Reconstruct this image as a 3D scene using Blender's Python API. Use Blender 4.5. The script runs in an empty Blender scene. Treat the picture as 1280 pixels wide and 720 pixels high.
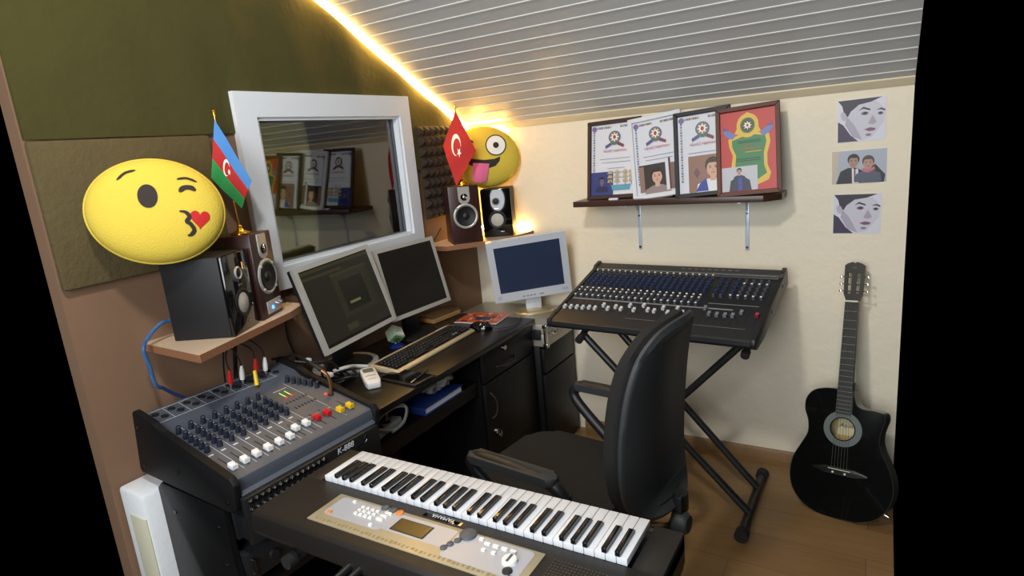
import bpy, bmesh, math, random
from mathutils import Matrix, Vector, noise
random.seed(7)
C = bpy.context.scene.collection
PI = math.pi
R = math.radians

# ---------------------------------------------------------------- materials
def lin(h):
    if isinstance(h, str):
        h = h.lstrip('#'); c = [int(h[i:i+2], 16)/255 for i in (0, 2, 4)]
        return tuple(x/12.92 if x <= .04045 else ((x+.055)/1.055)**2.4 for x in c)
    return h
MATS = {}
def mat(name, col, rough=.5, metal=0, spec=.5, emit=None, estr=0, bump=0, bscale=60, var=0, vscale=8, coat=0):
    if name in MATS: return MATS[name]
    m = bpy.data.materials.new(name); m.use_nodes = True
    nt = m.node_tree; b = nt.nodes['Principled BSDF']
    c = lin(col)
    b.inputs['Base Color'].default_value = (*c, 1)
    b.inputs['Roughness'].default_value = rough
    b.inputs['Metallic'].default_value = metal
    b.inputs['Specular IOR Level'].default_value = spec
    b.inputs['Coat Weight'].default_value = coat
    if emit:
        b.inputs['Emission Color'].default_value = (*lin(emit), 1)
        b.inputs['Emission Strength'].default_value = estr
    if bump or var:
        tc = nt.nodes.new('ShaderNodeTexCoord')
        if bump:
            n = nt.nodes.new('ShaderNodeTexNoise'); n.inputs['Scale'].default_value = bscale; n.inputs['Detail'].default_value = 4
            bp = nt.nodes.new('ShaderNodeBump'); bp.inputs['Strength'].default_value = bump; bp.inputs['Distance'].default_value = .01
            nt.links.new(tc.outputs['Object'], n.inputs['Vector'])
            nt.links.new(n.outputs['Fac'], bp.inputs['Height']); nt.links.new(bp.outputs['Normal'], b.inputs['Normal'])
        if var:
            n2 = nt.nodes.new('ShaderNodeTexNoise'); n2.inputs['Scale'].default_value = vscale; n2.inputs['Detail'].default_value = 3
            mr = nt.nodes.new('ShaderNodeMapRange'); mr.inputs[3].default_value = 1-var; mr.inputs[4].default_value = 1+var
            mx = nt.nodes.new('ShaderNodeMix'); mx.data_type = 'RGBA'; mx.blend_type = 'MULTIPLY'; mx.inputs[0].default_value = 1
            mx.inputs[6].default_value = (*c, 1)
            nt.links.new(tc.outputs['Object'], n2.inputs['Vector']); nt.links.new(n2.outputs['Fac'], mr.inputs[0])
            nt.links.new(mr.outputs[0], mx.inputs[7]); nt.links.new(mx.outputs[2], b.inputs['Base Color'])
    MATS[name] = m
    return m

def glass_mat(name, tint, refl=.12, rough=.02):
    m = bpy.data.materials.new(name); m.use_nodes = True; nt = m.node_tree
    for n in list(nt.nodes):
        if n.type != 'OUTPUT_MATERIAL': nt.nodes.remove(n)
    out = [n for n in nt.nodes if n.type == 'OUTPUT_MATERIAL'][0]
    t = nt.nodes.new('ShaderNodeBsdfTransparent'); t.inputs[0].default_value = (*tint, 1)
    g = nt.nodes.new('ShaderNodeBsdfGlossy'); g.inputs['Roughness'].default_value = rough
    f = nt.nodes.new('ShaderNodeFresnel'); f.inputs[0].default_value = 1.5
    ad = nt.nodes.new('ShaderNodeMath'); ad.operation = 'ADD'; ad.inputs[1].default_value = refl; ad.use_clamp = True
    mx = nt.nodes.new('ShaderNodeMixShader')
    nt.links.new(f.outputs[0], ad.inputs[0]); nt.links.new(ad.outputs[0], mx.inputs[0])
    nt.links.new(t.outputs[0], mx.inputs[1]); nt.links.new(g.outputs[0], mx.inputs[2]); nt.links.new(mx.outputs[0], out.inputs[0])
    return m

def wood_floor():
    m = bpy.data.materials.new('laminate floor'); m.use_nodes = True; nt = m.node_tree; b = nt.nodes['Principled BSDF']
    tc = nt.nodes.new('ShaderNodeTexCoord')
    br = nt.nodes.new('ShaderNodeTexBrick')
    br.inputs['Scale'].default_value = 1; br.inputs['Brick Width'].default_value = 1.2; br.inputs['Row Height'].default_value = .19
    br.inputs['Mortar Size'].default_value = .0015; br.offset = .37
    br.inputs['Color1'].default_value = (*lin('#8d6e46'), 1); br.inputs['Color2'].default_value = (*lin('#80623c'), 1)
    br.inputs['Mortar'].default_value = (*lin('#664d2e'), 1)
    mp = nt.nodes.new('ShaderNodeMapping'); mp.inputs['Scale'].default_value = (1.5, 22, 1)
    n = nt.nodes.new('ShaderNodeTexNoise'); n.inputs['Scale'].default_value = 2.2; n.inputs['Detail'].default_value = 6; n.inputs['Distortion'].default_value = .6
    mr = nt.nodes.new('ShaderNodeMapRange'); mr.inputs[3].default_value = .72; mr.inputs[4].default_value = 1.25
    mx = nt.nodes.new('ShaderNodeMix'); mx.data_type = 'RGBA'; mx.blend_type = 'MULTIPLY'; mx.inputs[0].default_value = 1
    L = nt.links.new
    L(tc.outputs['Object'], br.inputs['Vector']); L(tc.outputs['Object'], mp.inputs['Vector']); L(mp.outputs[0], n.inputs['Vector'])
    L(n.outputs['Fac'], mr.inputs[0]); L(br.outputs['Color'], mx.inputs[6]); L(mr.outputs[0], mx.inputs[7]); L(mx.outputs[2], b.inputs['Base Color'])
    b.inputs['Roughness'].default_value = .38
    return m

def grain_wood(name, c1, c2, rough=.4, sc=(40, 40, 3)):
    m = bpy.data.materials.new(name); m.use_nodes = True; nt = m.node_tree; b = nt.nodes['Principled BSDF']
    tc = nt.nodes.new('ShaderNodeTexCoord'); mp = nt.nodes.new('ShaderNodeMapping'); mp.inputs['Scale'].default_value = sc
    n = nt.nodes.new('ShaderNodeTexNoise'); n.inputs['Scale'].default_value = 1; n.inputs['Detail'].default_value = 5
    mx = nt.nodes.new('ShaderNodeMix'); mx.data_type = 'RGBA'
    mx.inputs[6].default_value = (*lin(c1), 1); mx.inputs[7].default_value = (*lin(c2), 1)
    L = nt.links.new
    L(tc.outputs['Object'], mp.inputs['Vector']); L(mp.outputs[0], n.inputs['Vector']); L(n.outputs['Fac'], mx.inputs[0]); L(mx.outputs[2], b.inputs['Base Color'])
    b.inputs['Roughness'].default_value = rough
    return m

M_floor = wood_floor()
M_wall = mat('cream textured wallpaper', '#ece2cb', .62, bump=.35, bscale=26, var=.03, vscale=3)
M_brown = mat('brown fabric wall covering', '#7d6049', .85, bump=.2, bscale=9, var=.10, vscale=4)
M_drape = mat('olive felt', '#413d12', .95, bump=.3, bscale=30, var=.12, vscale=5)
M_wallshade = mat('dull olive brown shade', '#564a2c', .95, bump=.4, bscale=60, var=.12, vscale=12)
M_ceil = mat('white pvc board', '#c9c9c6', .36)
M_bead = mat('white pvc bead', '#e9e9e4', .3)
M_cornice = mat('cream cornice', '#dccfb0', .5)
M_base = grain_wood('brown skirting', '#7b5c3a', '#94734a', .5)
M_upvc = mat('white upvc', '#dfe4ea', .35)
M_glass = glass_mat('studio glass', (.80, .82, .68), .10)
M_black = mat('black plastic', '#17181b', .45)
M_blacks = mat('black satin plastic', '#1b1b1d', .55, spec=.35)
M_blackm = mat('matt black steel', '#0d0d0f', .6, spec=.3)
M_gloss = mat('black gloss', '#0b0b0c', .08, coat=.3)
M_deskm = grain_wood('black brown desk laminate', '#0f0e0d', '#181614', .33, (3, 30, 30))
M_deskf = mat('black cabinet laminate', '#0b0b0d', .45, spec=.35)
M_metalblk = mat('black painted steel', '#1d1f20', .42)
M_rubber = mat('black rubber', '#151515', .8)
M_chrome = mat('chrome', '#d6d6d6', .18, 1)
M_silver = mat('silver plastic', '#b8b6b0', .38, .35)
M_silverlt = mat('light silver plastic', '#cdd2da', .35, .1)
M_alu = mat('brushed aluminium', '#bdb7ab', .36, .6)
M_white = mat('white plastic', '#e8e8e6', .35)
M_keyw = mat('white key', '#dadde2', .2)
M_keyb = mat('black key', '#0d0d0e', .18)
M_gold = mat('gold', '#d8a53a', .18, 1)
M_yellow = mat('yellow plush', '#dabf45', .9, bump=.25, bscale=220, var=.06, vscale=10)
M_pdark = mat('dark brown applique', '#2c2320', .8)
M_pred = mat('red applique', '#c2201f', .8)
M_pwhite = mat('white applique', '#f0efe8', .8)
M_pink = mat('pink felt', '#e8709a', .85)
M_red = mat('red plastic', '#c21e22', .35)
M_yel = mat('yellow plastic', '#e0b91e', .35)
M_mixgrey = mat('mixer grey enamel', '#4c515b', .45, var=.04, vscale=20)
M_line = mat('white print', '#c9ccd2', .6)
M_slot = mat('slot black', '#0a0a0a', .7)
M_knob = mat('dark navy knob', '#1d2431', .4)
M_spkwood = grain_wood('dark mahogany veneer', '#2a1513', '#3d221d', .35, (60, 60, 5))
M_cone = mat('speaker cone', '#0f0f11', .55)
M_conegrey = mat('grey cone', '#b8b3aa', .5)
M_woodtan = mat('tan shelf board', '#c9b197', .5)
M_edge = mat('brown shelf edging', '#8c5f43', .6)
M_blue = mat('blue book cloth', '#16306f', .5)
M_paper = mat('paper', '#d6dae4', .6)
M_darkwood = grain_wood('dark walnut board', '#33201a', '#4a2f25', .35, (5, 60, 60))
M_seat = mat('black upholstery', '#131211', .85, bump=.3, bscale=300)
M_shell = mat('charcoal plastic shell', '#2c2f31', .55)
M_screen = mat('dark lcd', '#120f0c', .3, spec=.3)
M_foamw = mat('white packing foam', '#dfe3e6', .8, bump=.15, bscale=60)
M_foamk = mat('charcoal acoustic foam', '#33291f', .95)
M_led = mat('warm led', '#ffe6b0', .5, emit='#ffc768', estr=70)

# ---------------------------------------------------------------- mesh builder
class MB:
    def __init__(s, *mats):
        s.bm = bmesh.new(); s.mats = list(mats); s.mi = 0; s.M = Matrix()
    def m(s, mt):
        if mt not in s.mats: s.mats.append(mt)
        s.mi = s.mats.index(mt); return s
    def at(s, M=None): s.M = M if M is not None else Matrix(); return s
    def face(s, vs):
        try:
            f = s.bm.faces.new(vs); f.material_index = s.mi; return f
        except ValueError: return None
    def v(s, p): return s.bm.verts.new(s.M @ Vector(p))
    def box(s, c, d, bev=0, seg=2, Mx=None):
        M = s.M @ Matrix.Translation(c) @ (Mx or Matrix())
        r = bmesh.ops.create_cube(s.bm, size=1, matrix=M @ Matrix.Diagonal((*d, 1)))
        fs = set()
        for vv in r['verts']: fs.update(vv.link_faces)
        for f in fs: f.material_index = s.mi
        if bev:
            es = set()
            for f in fs: es.update(f.edges)
            bmesh.ops.bevel(s.bm, geom=list(es), offset=bev, segments=seg, affect='EDGES', profile=.5, material=-1)
        return s
    def b2(s, a, b, bev=0, seg=2):
        return s.box([(x+y)/2 for x, y in zip(a, b)], [abs(y-x) for x, y in zip(a, b)], bev, seg)
    def cyl(s, p0, p1, r0, r1=None, seg=16, cap=True):
        r1 = r0 if r1 is None else r1
        p0 = Vector(p0); p1 = Vector(p1); d = (p1-p0).normalized()
        a = d.orthogonal().normalized(); b = d.cross(a)
        A = [s.v(p0+(a*math.cos(t)+b*math.sin(t))*r0) for t in [2*PI*i/seg for i in range(seg)]]
        B = [s.v(p1+(a*math.cos(t)+b*math.sin(t))*r1) for t in [2*PI*i/seg for i in range(seg)]]
        for i in range(seg): s.face([A[i], A[(i+1) % seg], B[(i+1) % seg], B[i]])
        if cap: s.face(A[::-1]); s.face(B)
        return s
    def lathe(s, prof, seg=24, O=(0, 0, 0), ax=(0, 0, 1), sx=1, sy=1):
        d = Vector(ax).normalized(); a = d.orthogonal().normalized()
        if abs(d.z) > .9: a = Vector((1, 0, 0))
        b = d.cross(a); O = Vector(O); rings = []
        for r, z in prof:
            if r < 1e-6: rings.append([s.v(O+d*z)])
            else: rings.append([s.v(O+d*z+a*math.cos(2*PI*i/seg)*r*sx+b*math.sin(2*PI*i/seg)*r*sy) for i in range(seg)])
        for A, B in zip(rings, rings[1:]):
            for i in range(seg):
                j = (i+1) % seg
                if len(A) == 1 and len(B) == 1: continue
                if len(A) == 1: s.face([A[0], B[j], B[i]])
                elif len(B) == 1: s.face([A[i], A[j], B[0]])
                else: s.face([A[i], A[j], B[j], B[i]])
        return s
    def tube(s, pts, r, seg=8, smooth=0, closed=False):
        P = [Vector(p) for p in pts]
        if smooth: P = catmull(P, smooth, closed)
        n = len(P); rings = []; up = None
        for i, p in enumerate(P):
            if closed: t = (P[(i+1) % n]-P[i-1]).normalized()
            else: t = (P[min(i+1, n-1)]-P[max(i-1, 0)]).normalized()
            if up is None: up = t.orthogonal().normalized()
            up = (up-t*up.dot(t)).normalized(); b = t.cross(up)
            rr = r(i/(n-1)) if callable(r) else r
            rings.append([s.v(p+(up*math.cos(2*PI*k/seg)+b*math.sin(2*PI*k/seg))*rr) for k in range(seg)])
        rng = range(n) if closed else range(n-1)
        for i in rng:
            A, B = rings[i], rings[(i+1) % n]
            for k in range(seg): s.face([A[k], A[(k+1) % seg], B[(k+1) % seg], B[k]])
        if not closed: s.face(rings[0][::-1]); s.face(rings[-1])
        return s
    def prism(s, poly, a, b, f=None, bev=0, seg=2):
        """poly in 2D, extruded from a to b; f(x,y,t) maps to 3D (default XZ plane along Y)."""
        f = f or (lambda x, y, t: (x, t, y))
        A = [s.v(f(x, y, a)) for x, y in poly]; B = [s.v(f(x, y, b)) for x, y in poly]; n = len(poly)
        fs = [s.face(A), s.face(B[::-1])]
        for i in range(n): fs.append(s.face([A[i], B[i], B[(i+1) % n], A[(i+1) % n]]))
        if bev:
            es = set()
            for q in fs:
                if q: es.update(q.edges)
            bmesh.ops.bevel(s.bm, geom=list(es), offset=bev, segments=seg, affect='EDGES', profile=.5, material=-1)
        return s
    def poly(s, pts): s.face([s.v(p) for p in pts]); return s
    def grid(s, nu, nv, fn, keep=None, mfn=None):
        V = [[s.v(fn(i/nu, j/nv)) for j in range(nv+1)] for i in range(nu+1)]
        for i in range(nu):
            for j in range(nv):
                if keep and not keep((i+.5)/nu, (j+.5)/nv): continue
                if mfn: s.m(mfn((i+.5)/nu, (j+.5)/nv))
                s.face([V[i][j], V[i+1][j], V[i+1][j+1], V[i][j+1]])
        return s
    def build(s, name, parent=None, loc=None, ang=38, Mx=None, recalc=True):
        bm = s.bm
        if recalc: bmesh.ops.recalc_face_normals(bm, faces=bm.faces)
        me = bpy.data.meshes.new(name); bm.to_mesh(me); bm.free()
        for mt in s.mats: me.materials.append(mt)
        for p in me.polygons: p.use_smooth = True
        me.set_sharp_from_angle(angle=R(ang))
        o = bpy.data.objects.new(name, me); C.objects.link(o)
        if parent is not None: o.parent = parent
        if loc is not None: o.location = loc
        if Mx is not None: o.matrix_local = Mx
        return o

def catmull(P, k, closed=False):
    out = []; n = len(P)
    rng = range(n) if closed else range(n-1)
    for i in rng:
        if closed: a, b, c, d = P[i-1], P[i], P[(i+1) % n], P[(i+2) % n]
        else: a, b, c, d = P[max(i-1, 0)], P[i], P[i+1], P[min(i+2, n-1)]
        for q in range(k):
            t = q/k
            out.append(.5*((2*b)+(c-a)*t+(2*a-5*b+4*c-d)*t*t+(3*b-a-3*c+d)*t**3))
    if not closed: out.append(P[-1])
    return out

def tag(o, label, cat, group=None):
    o['label'] = label; o['category'] = cat
    if group: o['group'] = group
    return o
def struct(o): o['kind'] = 'structure'; return o
def empty(name, loc=(0, 0, 0), yaw=0, pitch=0, roll=0):
    o = bpy.data.objects.new(name, None); C.objects.link(o); o.empty_display_size = .05
    o.matrix_world = Matrix.Translation(loc) @ Matrix.Rotation(R(yaw), 4, 'Z') @ Matrix.Rotation(R(pitch), 4, 'X') @ Matrix.Rotation(R(roll), 4, 'Y')
    return o
def clone(o, parent, M):
    c = o.copy(); C.objects.link(c); c.parent = parent; c.matrix_parent_inverse = Matrix(); c.matrix_local = M; return c

def text(name, s, size, mt, parent, M, ext=.0004, align='CENTER', sx=1, shear=0):
    cu = bpy.data.curves.new(name, 'FONT'); cu.body = s; cu.size = size; cu.extrude = ext; cu.align_x = align; cu.align_y = 'CENTER'; cu.shear = shear
    cu.resolution_u = 3
    tmp = bpy.data.objects.new(name, cu); C.objects.link(tmp)
    dg = bpy.context.evaluated_depsgraph_get(); dg.update()
    me = bpy.data.meshes.new_from_object(tmp.evaluated_get(dg)); me.name = name
    bpy.data.objects.remove(tmp); bpy.data.curves.remove(cu)
    me.materials.clear(); me.materials.append(mt)
    o = bpy.data.objects.new(name, me); C.objects.link(o); o.parent = parent
    o.matrix_local = M @ Matrix.Diagonal((sx, 1, 1, 1))
    return o
FRONT = Matrix.Rotation(R(90), 4, 'X')          # text upright, reading from -Y

# flat printed pictures: layers in local XZ, facing -Y
class Print(MB):
    def start(s, y0=0): s.y = y0; return s
    def up(s): s.y -= .00007; return s
    def pg(s, mt, pts):
        s.m(mt); s.up(); s.poly([(x, s.y, z) for x, z in pts]); return s
    def rc(s, mt, x0, z0, x1, z1): return s.pg(mt, [(x0, z0), (x1, z0), (x1, z1), (x0, z1)])
    def el(s, mt, cx, cz, rx, rz, rot=0, n=20):
        c, q = math.cos(R(rot)), math.sin(R(rot))
        return s.pg(mt, [(cx+rx*math.cos(t)*c-rz*math.sin(t)*q, cz+rx*math.cos(t)*q+rz*math.sin(t)*c) for t in [2*PI*i/n for i in range(n)]])
P_col = lambda h: mat('print '+h, h, .45)

# ---------------------------------------------------------------- room
XL, YB, XR = -2.0, 2.9, .085
Y0 = .80
SL = -.555
ceilz = lambda y: 1.684+SL*(y-YB)
struct(MB(M_floor).b2((XL-.05, .45, -.05), (XR, YB+.05, 0)).build('floor'))
mb = MB(M_wall); mb.b2((XL-.05, YB, 0), (XR, YB+.06, 1.70)); struct(mb.build('wall_back'))
YZ = lambda y, z, t: (t, y, z)
hy0, hy1, hz0, hz1 = 1.50, 2.37, 1.16, 1.80
mb = MB(M_brown)
for pl in ([(Y0, 0), (hy0, 0), (hy0, ceilz(hy0)), (Y0, ceilz(Y0))], [(hy1, 0), (YB, 0), (YB, ceilz(YB)), (hy1, ceilz(hy1))],
           [(hy0, 0), (hy1, 0), (hy1, hz0), (hy0, hz0)], [(hy0, hz1), (hy1, hz1), (hy1, ceilz(hy1)), (hy0, ceilz(hy0))]):
    mb.prism(pl, XL-.06, XL, YZ)
struct(mb.build('wall_left'))
# sloping board ceiling with raised beads
mb = MB(M_ceil)
mb.prism([(Y0, ceilz(Y0)), (YB, ceilz(YB)), (YB, ceilz(YB)+.05), (Y0, ceilz(Y0)+.05)], XL-.06, XR, YZ)
mb.m(M_bead)
sl = math.atan(SL)
for k in range(36):
    y = 2.836-k*.0608
    if y < Y0+.01: break
    mb.box(((XL+XR)/2, y, ceilz(y)-.001), (XR-XL-.002, .0055, .003), Mx=Matrix.Rotation(sl, 4, 'X'))
struct(mb.build('ceiling'))
mb = MB(M_cornice)
mb.prism([(YB, 1.684), (YB, 1.668), (YB-.006, 1.668), (YB-.016, 1.678), (YB-.03, 1.694), (YB-.03, 1.7)], XL, XR, YZ)
struct(mb.build('trim_1'))
mb = MB(M_base); mb.prism([(YB, 0), (YB, .055), (YB-.008, .055), (YB-.014, .045), (YB-.014, 0)], -1.38, XR, YZ)
struct(mb.build('baseboard_back'))

# vocal booth behind the studio window
M_booth = mat('booth olive cloth', '#6a6a38', .9, var=.12, vscale=3)
mb = MB(M_booth)
mb.b2((-2.90, 1.42, .6), (-2.85, 3.5, 2.3)); mb.b2((-2.85, 1.37, .6), (-2.062, 1.42, 2.3)); mb.b2((-2.85, 3.5, .6), (-2.062, 3.55, 2.3))
mb.b2((-2.85, 1.42, .55), (-2.062, 3.5, .6)); mb.b2((-2.85, 1.42, 2.3), (-2.062, 3.5, 2.35)); mb.b2((-2.062, 2.905, .6), (-2.05, 3.5, 2.3))
struct(mb.build('wall_booth'))
# window
w = MB(M_upvc)
fy0, fy1, fz0, fz1 = 1.455, 2.41, 1.112, 1.848
gy0, gy1, gz0, gz1 = 1.553, 2.325, 1.212, 1.746
def frame_ring(mb, o, i, x0, x1):
    O = [(o[0], o[2]), (o[1], o[2]), (o[1], o[3]), (o[0], o[3])]; I = [(i[0], i[2]), (i[1], i[2]), (i[1], i[3]), (i[0], i[3])]
    for k in range(4):
        j = (k+1) % 4
        mb.prism([O[k], O[j], I[j], I[k]], x0, x1, YZ)
frame_ring(w, (fy0, fy1, fz0, fz1), (gy0-.012, gy1+.012, gz0-.012, gz1+.012), XL-.01, XL+.028)
frame_ring(w, (fy0+.03, fy1-.03, fz0+.03, fz1-.03), (gy0, gy1, gz0, gz1), XL-.06, XL+.018)
win = struct(w.build('window_1'))
g = MB(M_glass).b2((XL-.022, gy0-.01, gz0-.01), (XL-.018, gy1+.01, gz1+.01)).build('window_pane', win)
g = MB(mat('grey gasket', '#5a5e66', .5)); frame_ring(g, (gy0, gy1, gz0, gz1), (gy0+.004, gy1-.012, gz0+.004, gz1-.004), XL-.04, XL-.012); g.build('gasket', win)

# LED strip along the ceiling edge and down the corner
led = empty('led_strip', (XL, YB, 1.684)); tag(led, 'glowing warm white light strip along the sloping ceiling edge and corner', 'light strip')
mb = MB(M_led)
a, b = Y0+.02, YB-.03
mb.prism([(a, ceilz(a)-.004), (b, ceilz(b)-.004), (b, ceilz(b)-.014), (a, ceilz(a)-.014)], .004, .030, lambda y, z, t: (t, y-YB, z-1.684))
mb.build('ceiling_run', led)
mb = MB(M_led); mb.b2((.02, -.026, -.040), (.26, -.014, -.016)); mb.build('wall_run', led)
mb = MB(M_led); mb.b2((.05, -.016, -.552), (.365, -.004, -.535)); mb.build('shelf_run', led)
mb = MB(M_led); mb.b2((.006, -.016, -.56), (.016, -.006, -.03)); mb.build('corner_run', led)

# drape above the brown covering
def drp(u, v):
    y = Y0+.004+u*(YB-Y0-.012)
    zb = 1.705 if y < 1.9 else (1.5 if y > 2.36 else 1.6)
    zt = ceilz(y)-.02
    z = zb+v*(zt-zb)
    n = noise.noise(Vector((y*2.2, z*2.0, 1.3)))
    return (XL+.012+.007*n+.004*math.sin(y*23+z*5+3*n), y, z)
mb = MB(M_drape)
keep = lambda u, v: not (fy0+.01 < drp(u, v)[1] < fy1-.01 and drp(u, v)[2] < fz1-.01)
mb.grid(120, 34, drp, keep)
mb.grid(120, 34, lambda u, v: (XL+.002, drp(u, v)[1], drp(u, v)[2]), keep)
tag(mb.build('wall_drape', recalc=True), 'dark olive green felt hung over the upper left wall around the window', 'wall drape')
mb = MB(M_wallshade); mb.b2((XL+.001, Y0+.003, 1.285), (XL+.026, 1.34, 1.70), .008)  # added slab, its darker tone paints the brown covering in less light
tag(mb.build('shade_patch'), 'dull olive brown shade patch on the left wall behind the kissing pillow', 'wall shade')

# acoustic foam tile
mb = MB(M_foamk)
def fm(u, v):
    a = abs((u*9) % 1-.5)*2; b_ = abs((v*9) % 1-.5)*2
    return (XL+.046-.030*max(a, b_), 2.46+u*.40, 1.25+v*.46)
mb.grid(54, 54, fm)
mb.b2((XL+.013, 2.46, 1.25), (XL+.0165, 2.86, 1.71))
tag(mb.build('acoustic_foam', ang=20), 'charcoal pyramid acoustic foam tile on the wall behind the winking pillow', 'acoustic foam')

# ---------------------------------------------------------------- corner shelves
def shelf(name, pts, z, label, x=None):
    root = empty(name, (pts[0][0], pts[0][1], z)); tag(root, label, 'corner shelf', 'corner speaker shelves')
    P = [(p[0]-pts[0][0], p[1]-pts[0][1]) for p in pts]
    mb = MB(M_woodtan); mb.prism(P, -.022, 0, lambda a, b, t: (a, b, t)); mb.build('shelf_board', root)
    mb = MB(M_edge)
    for (a, b) in zip(P[1:-1] if x else P[:-1], P[2:] if x else P[1:]):
        A = Vector(a); B = Vector(b); d = (B-A).normalized(); n = Vector((d.y, -d.x))*.0025
        mb.prism([(A.x, A.y), (B.x, B.y), (B.x+n.x, B.y+n.y), (A.x+n.x, A.y+n.y)], -.0225, .0005, lambda a_, b_, t: (a_, b_, t))
    mb.build('edge_band', root)
    return root
sL = shelf('corner_shelf', [(XL, .985), (-1.665, .965), (-1.795, 1.40), (-1.85, 1.505), (XL, 1.505)], 1.07, 'tan speaker shelf with brown edge under the left pair of speakers')
sR = shelf('corner_shelf', [(XL, 2.41), (-1.845, 2.41), (-1.715, 2.555), (-1.635, 2.72), (-1.62, YB), (XL, YB)], 1.12, 'tan speaker shelf with brown edge in the far corner below the winking pillow')
mb = MB(M_white); mb.b2((.02, -.0035, -.021), (.045, -.0028, -.008)); mb.build('price_tag', sR)

# ---------------------------------------------------------------- speakers
def ring(mb, cx, cz, r0, r1, y0, y1, seg=32):
    mb.lathe([(r0, 0), (r1, 0), (r1, y1-y0), ((r0+r1)/2, y1-y0+.003), (r0, y1-y0), (r0, 0)], seg, (cx, y0, cz), (0, -1, 0))
def wood_speaker(loc, yaw, label, w=.150, h=.285, d=.19, panel=False):
    t = empty('bookshelf_speaker', loc, yaw); tag(t, label, 'speaker', 'dark wood bookshelf speakers')
    mb = MB(M_spkwood); mb.b2((0, 0, 0), (w, d, h), .003); mb.build('cabinet', t)
    cx = w/2
    # woofer: octagonal-ish silver trim ring, cone, dust cap
    mb = MB(M_silver); ring(mb, cx, h*.48, .050, .062, 0, .004, 32)
    for k in range(4):
        a = R(45+90*k); mb.cyl((cx+.0565*math.cos(a), -.003, h*.48+.0565*math.sin(a)), (cx+.0565*math.cos(a), -.009, h*.48+.0565*math.sin(a)), .006, .005, 10)
    mb.build('woofer_ring', t)
    mb = MB(M_cone); mb.lathe([(.0515, .002), (.046, .006), (.040, .003), (.018, -.0005), (.016, .006), (.008, .010), (0, .011)], 32, (cx, -.0015, h*.48), (0, -1, 0)); mb.build('woofer_cone', t)
    # tweeter plate
    mb = MB(M_silver); zc = h*.83; r = .029
    pl = [(cx-r, h*.985), (cx-r, zc-.012)]+[(cx+r*math.cos(a), zc-.012+r*math.sin(a)) for a in [R(180+15*i) for i in range(1, 12)]]+[(cx+r, zc-.012), (cx+r, h*.985)]
    mb.prism(pl, -.004, .001, bev=.001, seg=1); mb.build('tweeter_plate', t)
    mb = MB(M_gloss); mb.lathe([(.018, .0035), (.016, .006), (.010, .004), (.009, .005)], 24, (cx, -.001, zc-.006), (0, -1, 0)); mb.lathe([(.009, .0045), (0, .004)], 24, (cx, -.001, zc-.006), (0, -1, 0))
    tw = mb.build('tweeter', t)
    mb = MB(M_chrome); mb.lathe([(.0085, .0045), (.006, .008), (0, .010)], 16, (cx, -.001, zc-.006), (0, -1, 0)); mb.b2((cx-.003, -.009, zc-.004), (cx+.003, -.003, zc+.010), .001); mb.build('dome', tw)
    if panel:
        mb = MB(M_silver); mb.b2((.035, -.003, .012), (w-.008, .001, .055), .001)
        p = mb.build('control_panel', t)
        mb = MB(mat('blue indicator', '#2f6bff', .4, emit='#2a63ff', estr=9)); mb.cyl((.068, -.003, .030), (.068, -.006, .030), .0075, .006, 12); mb.build('indicator_lamp', p)
        for xx in (.098, .122):
            mb = MB(M_chrome); mb.cyl((xx, -.003, .038), (xx, -.014, .038), .007, .006, 14); mb.build('volume_knob', p)
    return t
def black_speaker(loc, yaw, label, w=.156, h=.255, d=.20):
    t = empty('studio_monitor_speaker', loc, yaw); tag(t, label, 'speaker', 'black studio monitor speakers')
    mb = MB(M_blacks); mb.b2((0, .012, 0), (w, d, h), .004)
    for xx in (.02, w-.02):
        for yy in (.03, d-.03): pass
    mb.build('cabinet', t)
    mb = MB(M_gloss); mb.b2((0, 0, 0), (w, .0125, h), .005); mb.build('front_baffle', t)
    cx = w/2
    mb = MB(M_cone); mb.lathe([(.047, 0), (.047, .003), (.042, .005), (.036, .003), (.030, .001)], 32, (cx, -.0005, h*.36), (0, -1, 0)); mb.build('woofer_surround', t)
    mb = MB(M_conegrey); mb.lathe([(.034, .0015), (.022, .006), (.010, .009), (0, .010)], 32, (cx, -.0005, h*.36), (0, -1, 0)); mb.build('woofer_cone', t)
    mb = MB(M_silver); ring(mb, cx, h*.74, .015, .021, 0, .003, 28); mb.build('tweeter_ring', t)
    mb = MB(M_cone); mb.lathe([(.0155, .0005), (.010, .004), (0, .006)], 20, (cx, -.0005, h*.74), (0, -1, 0)); mb.build('tweeter', t)
    mb = MB(M_chrome); mb.b2((cx+.012, -.0015, h*.10), (cx+.032, .0005, h*.115)); mb.b2((cx-.012, -.0015, h*.585), (cx+.012, .0005, h*.60)); mb.build('badge', t)
    return t
wood_speaker((-1.793, 1.288, 1.0705), 115, 'dark wood speaker with blue lit control panel, beside the white window frame', .142, .293, .142, True)
black_speaker((-1.716, 1.122, 1.0705), 117, 'black speaker under the kissing face pillow on the left shelf', .163)
wood_speaker((-1.829, 2.45, 1.1205), 46, 'dark wood speaker with silver ringed woofer under the red flag in the far corner', .154, .284, .165)
black_speaker((-1.785, 2.665, 1.1205), 24, 'black speaker with pale cone under the winking pillow against the cream wall', .156, .248, .165)

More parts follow.
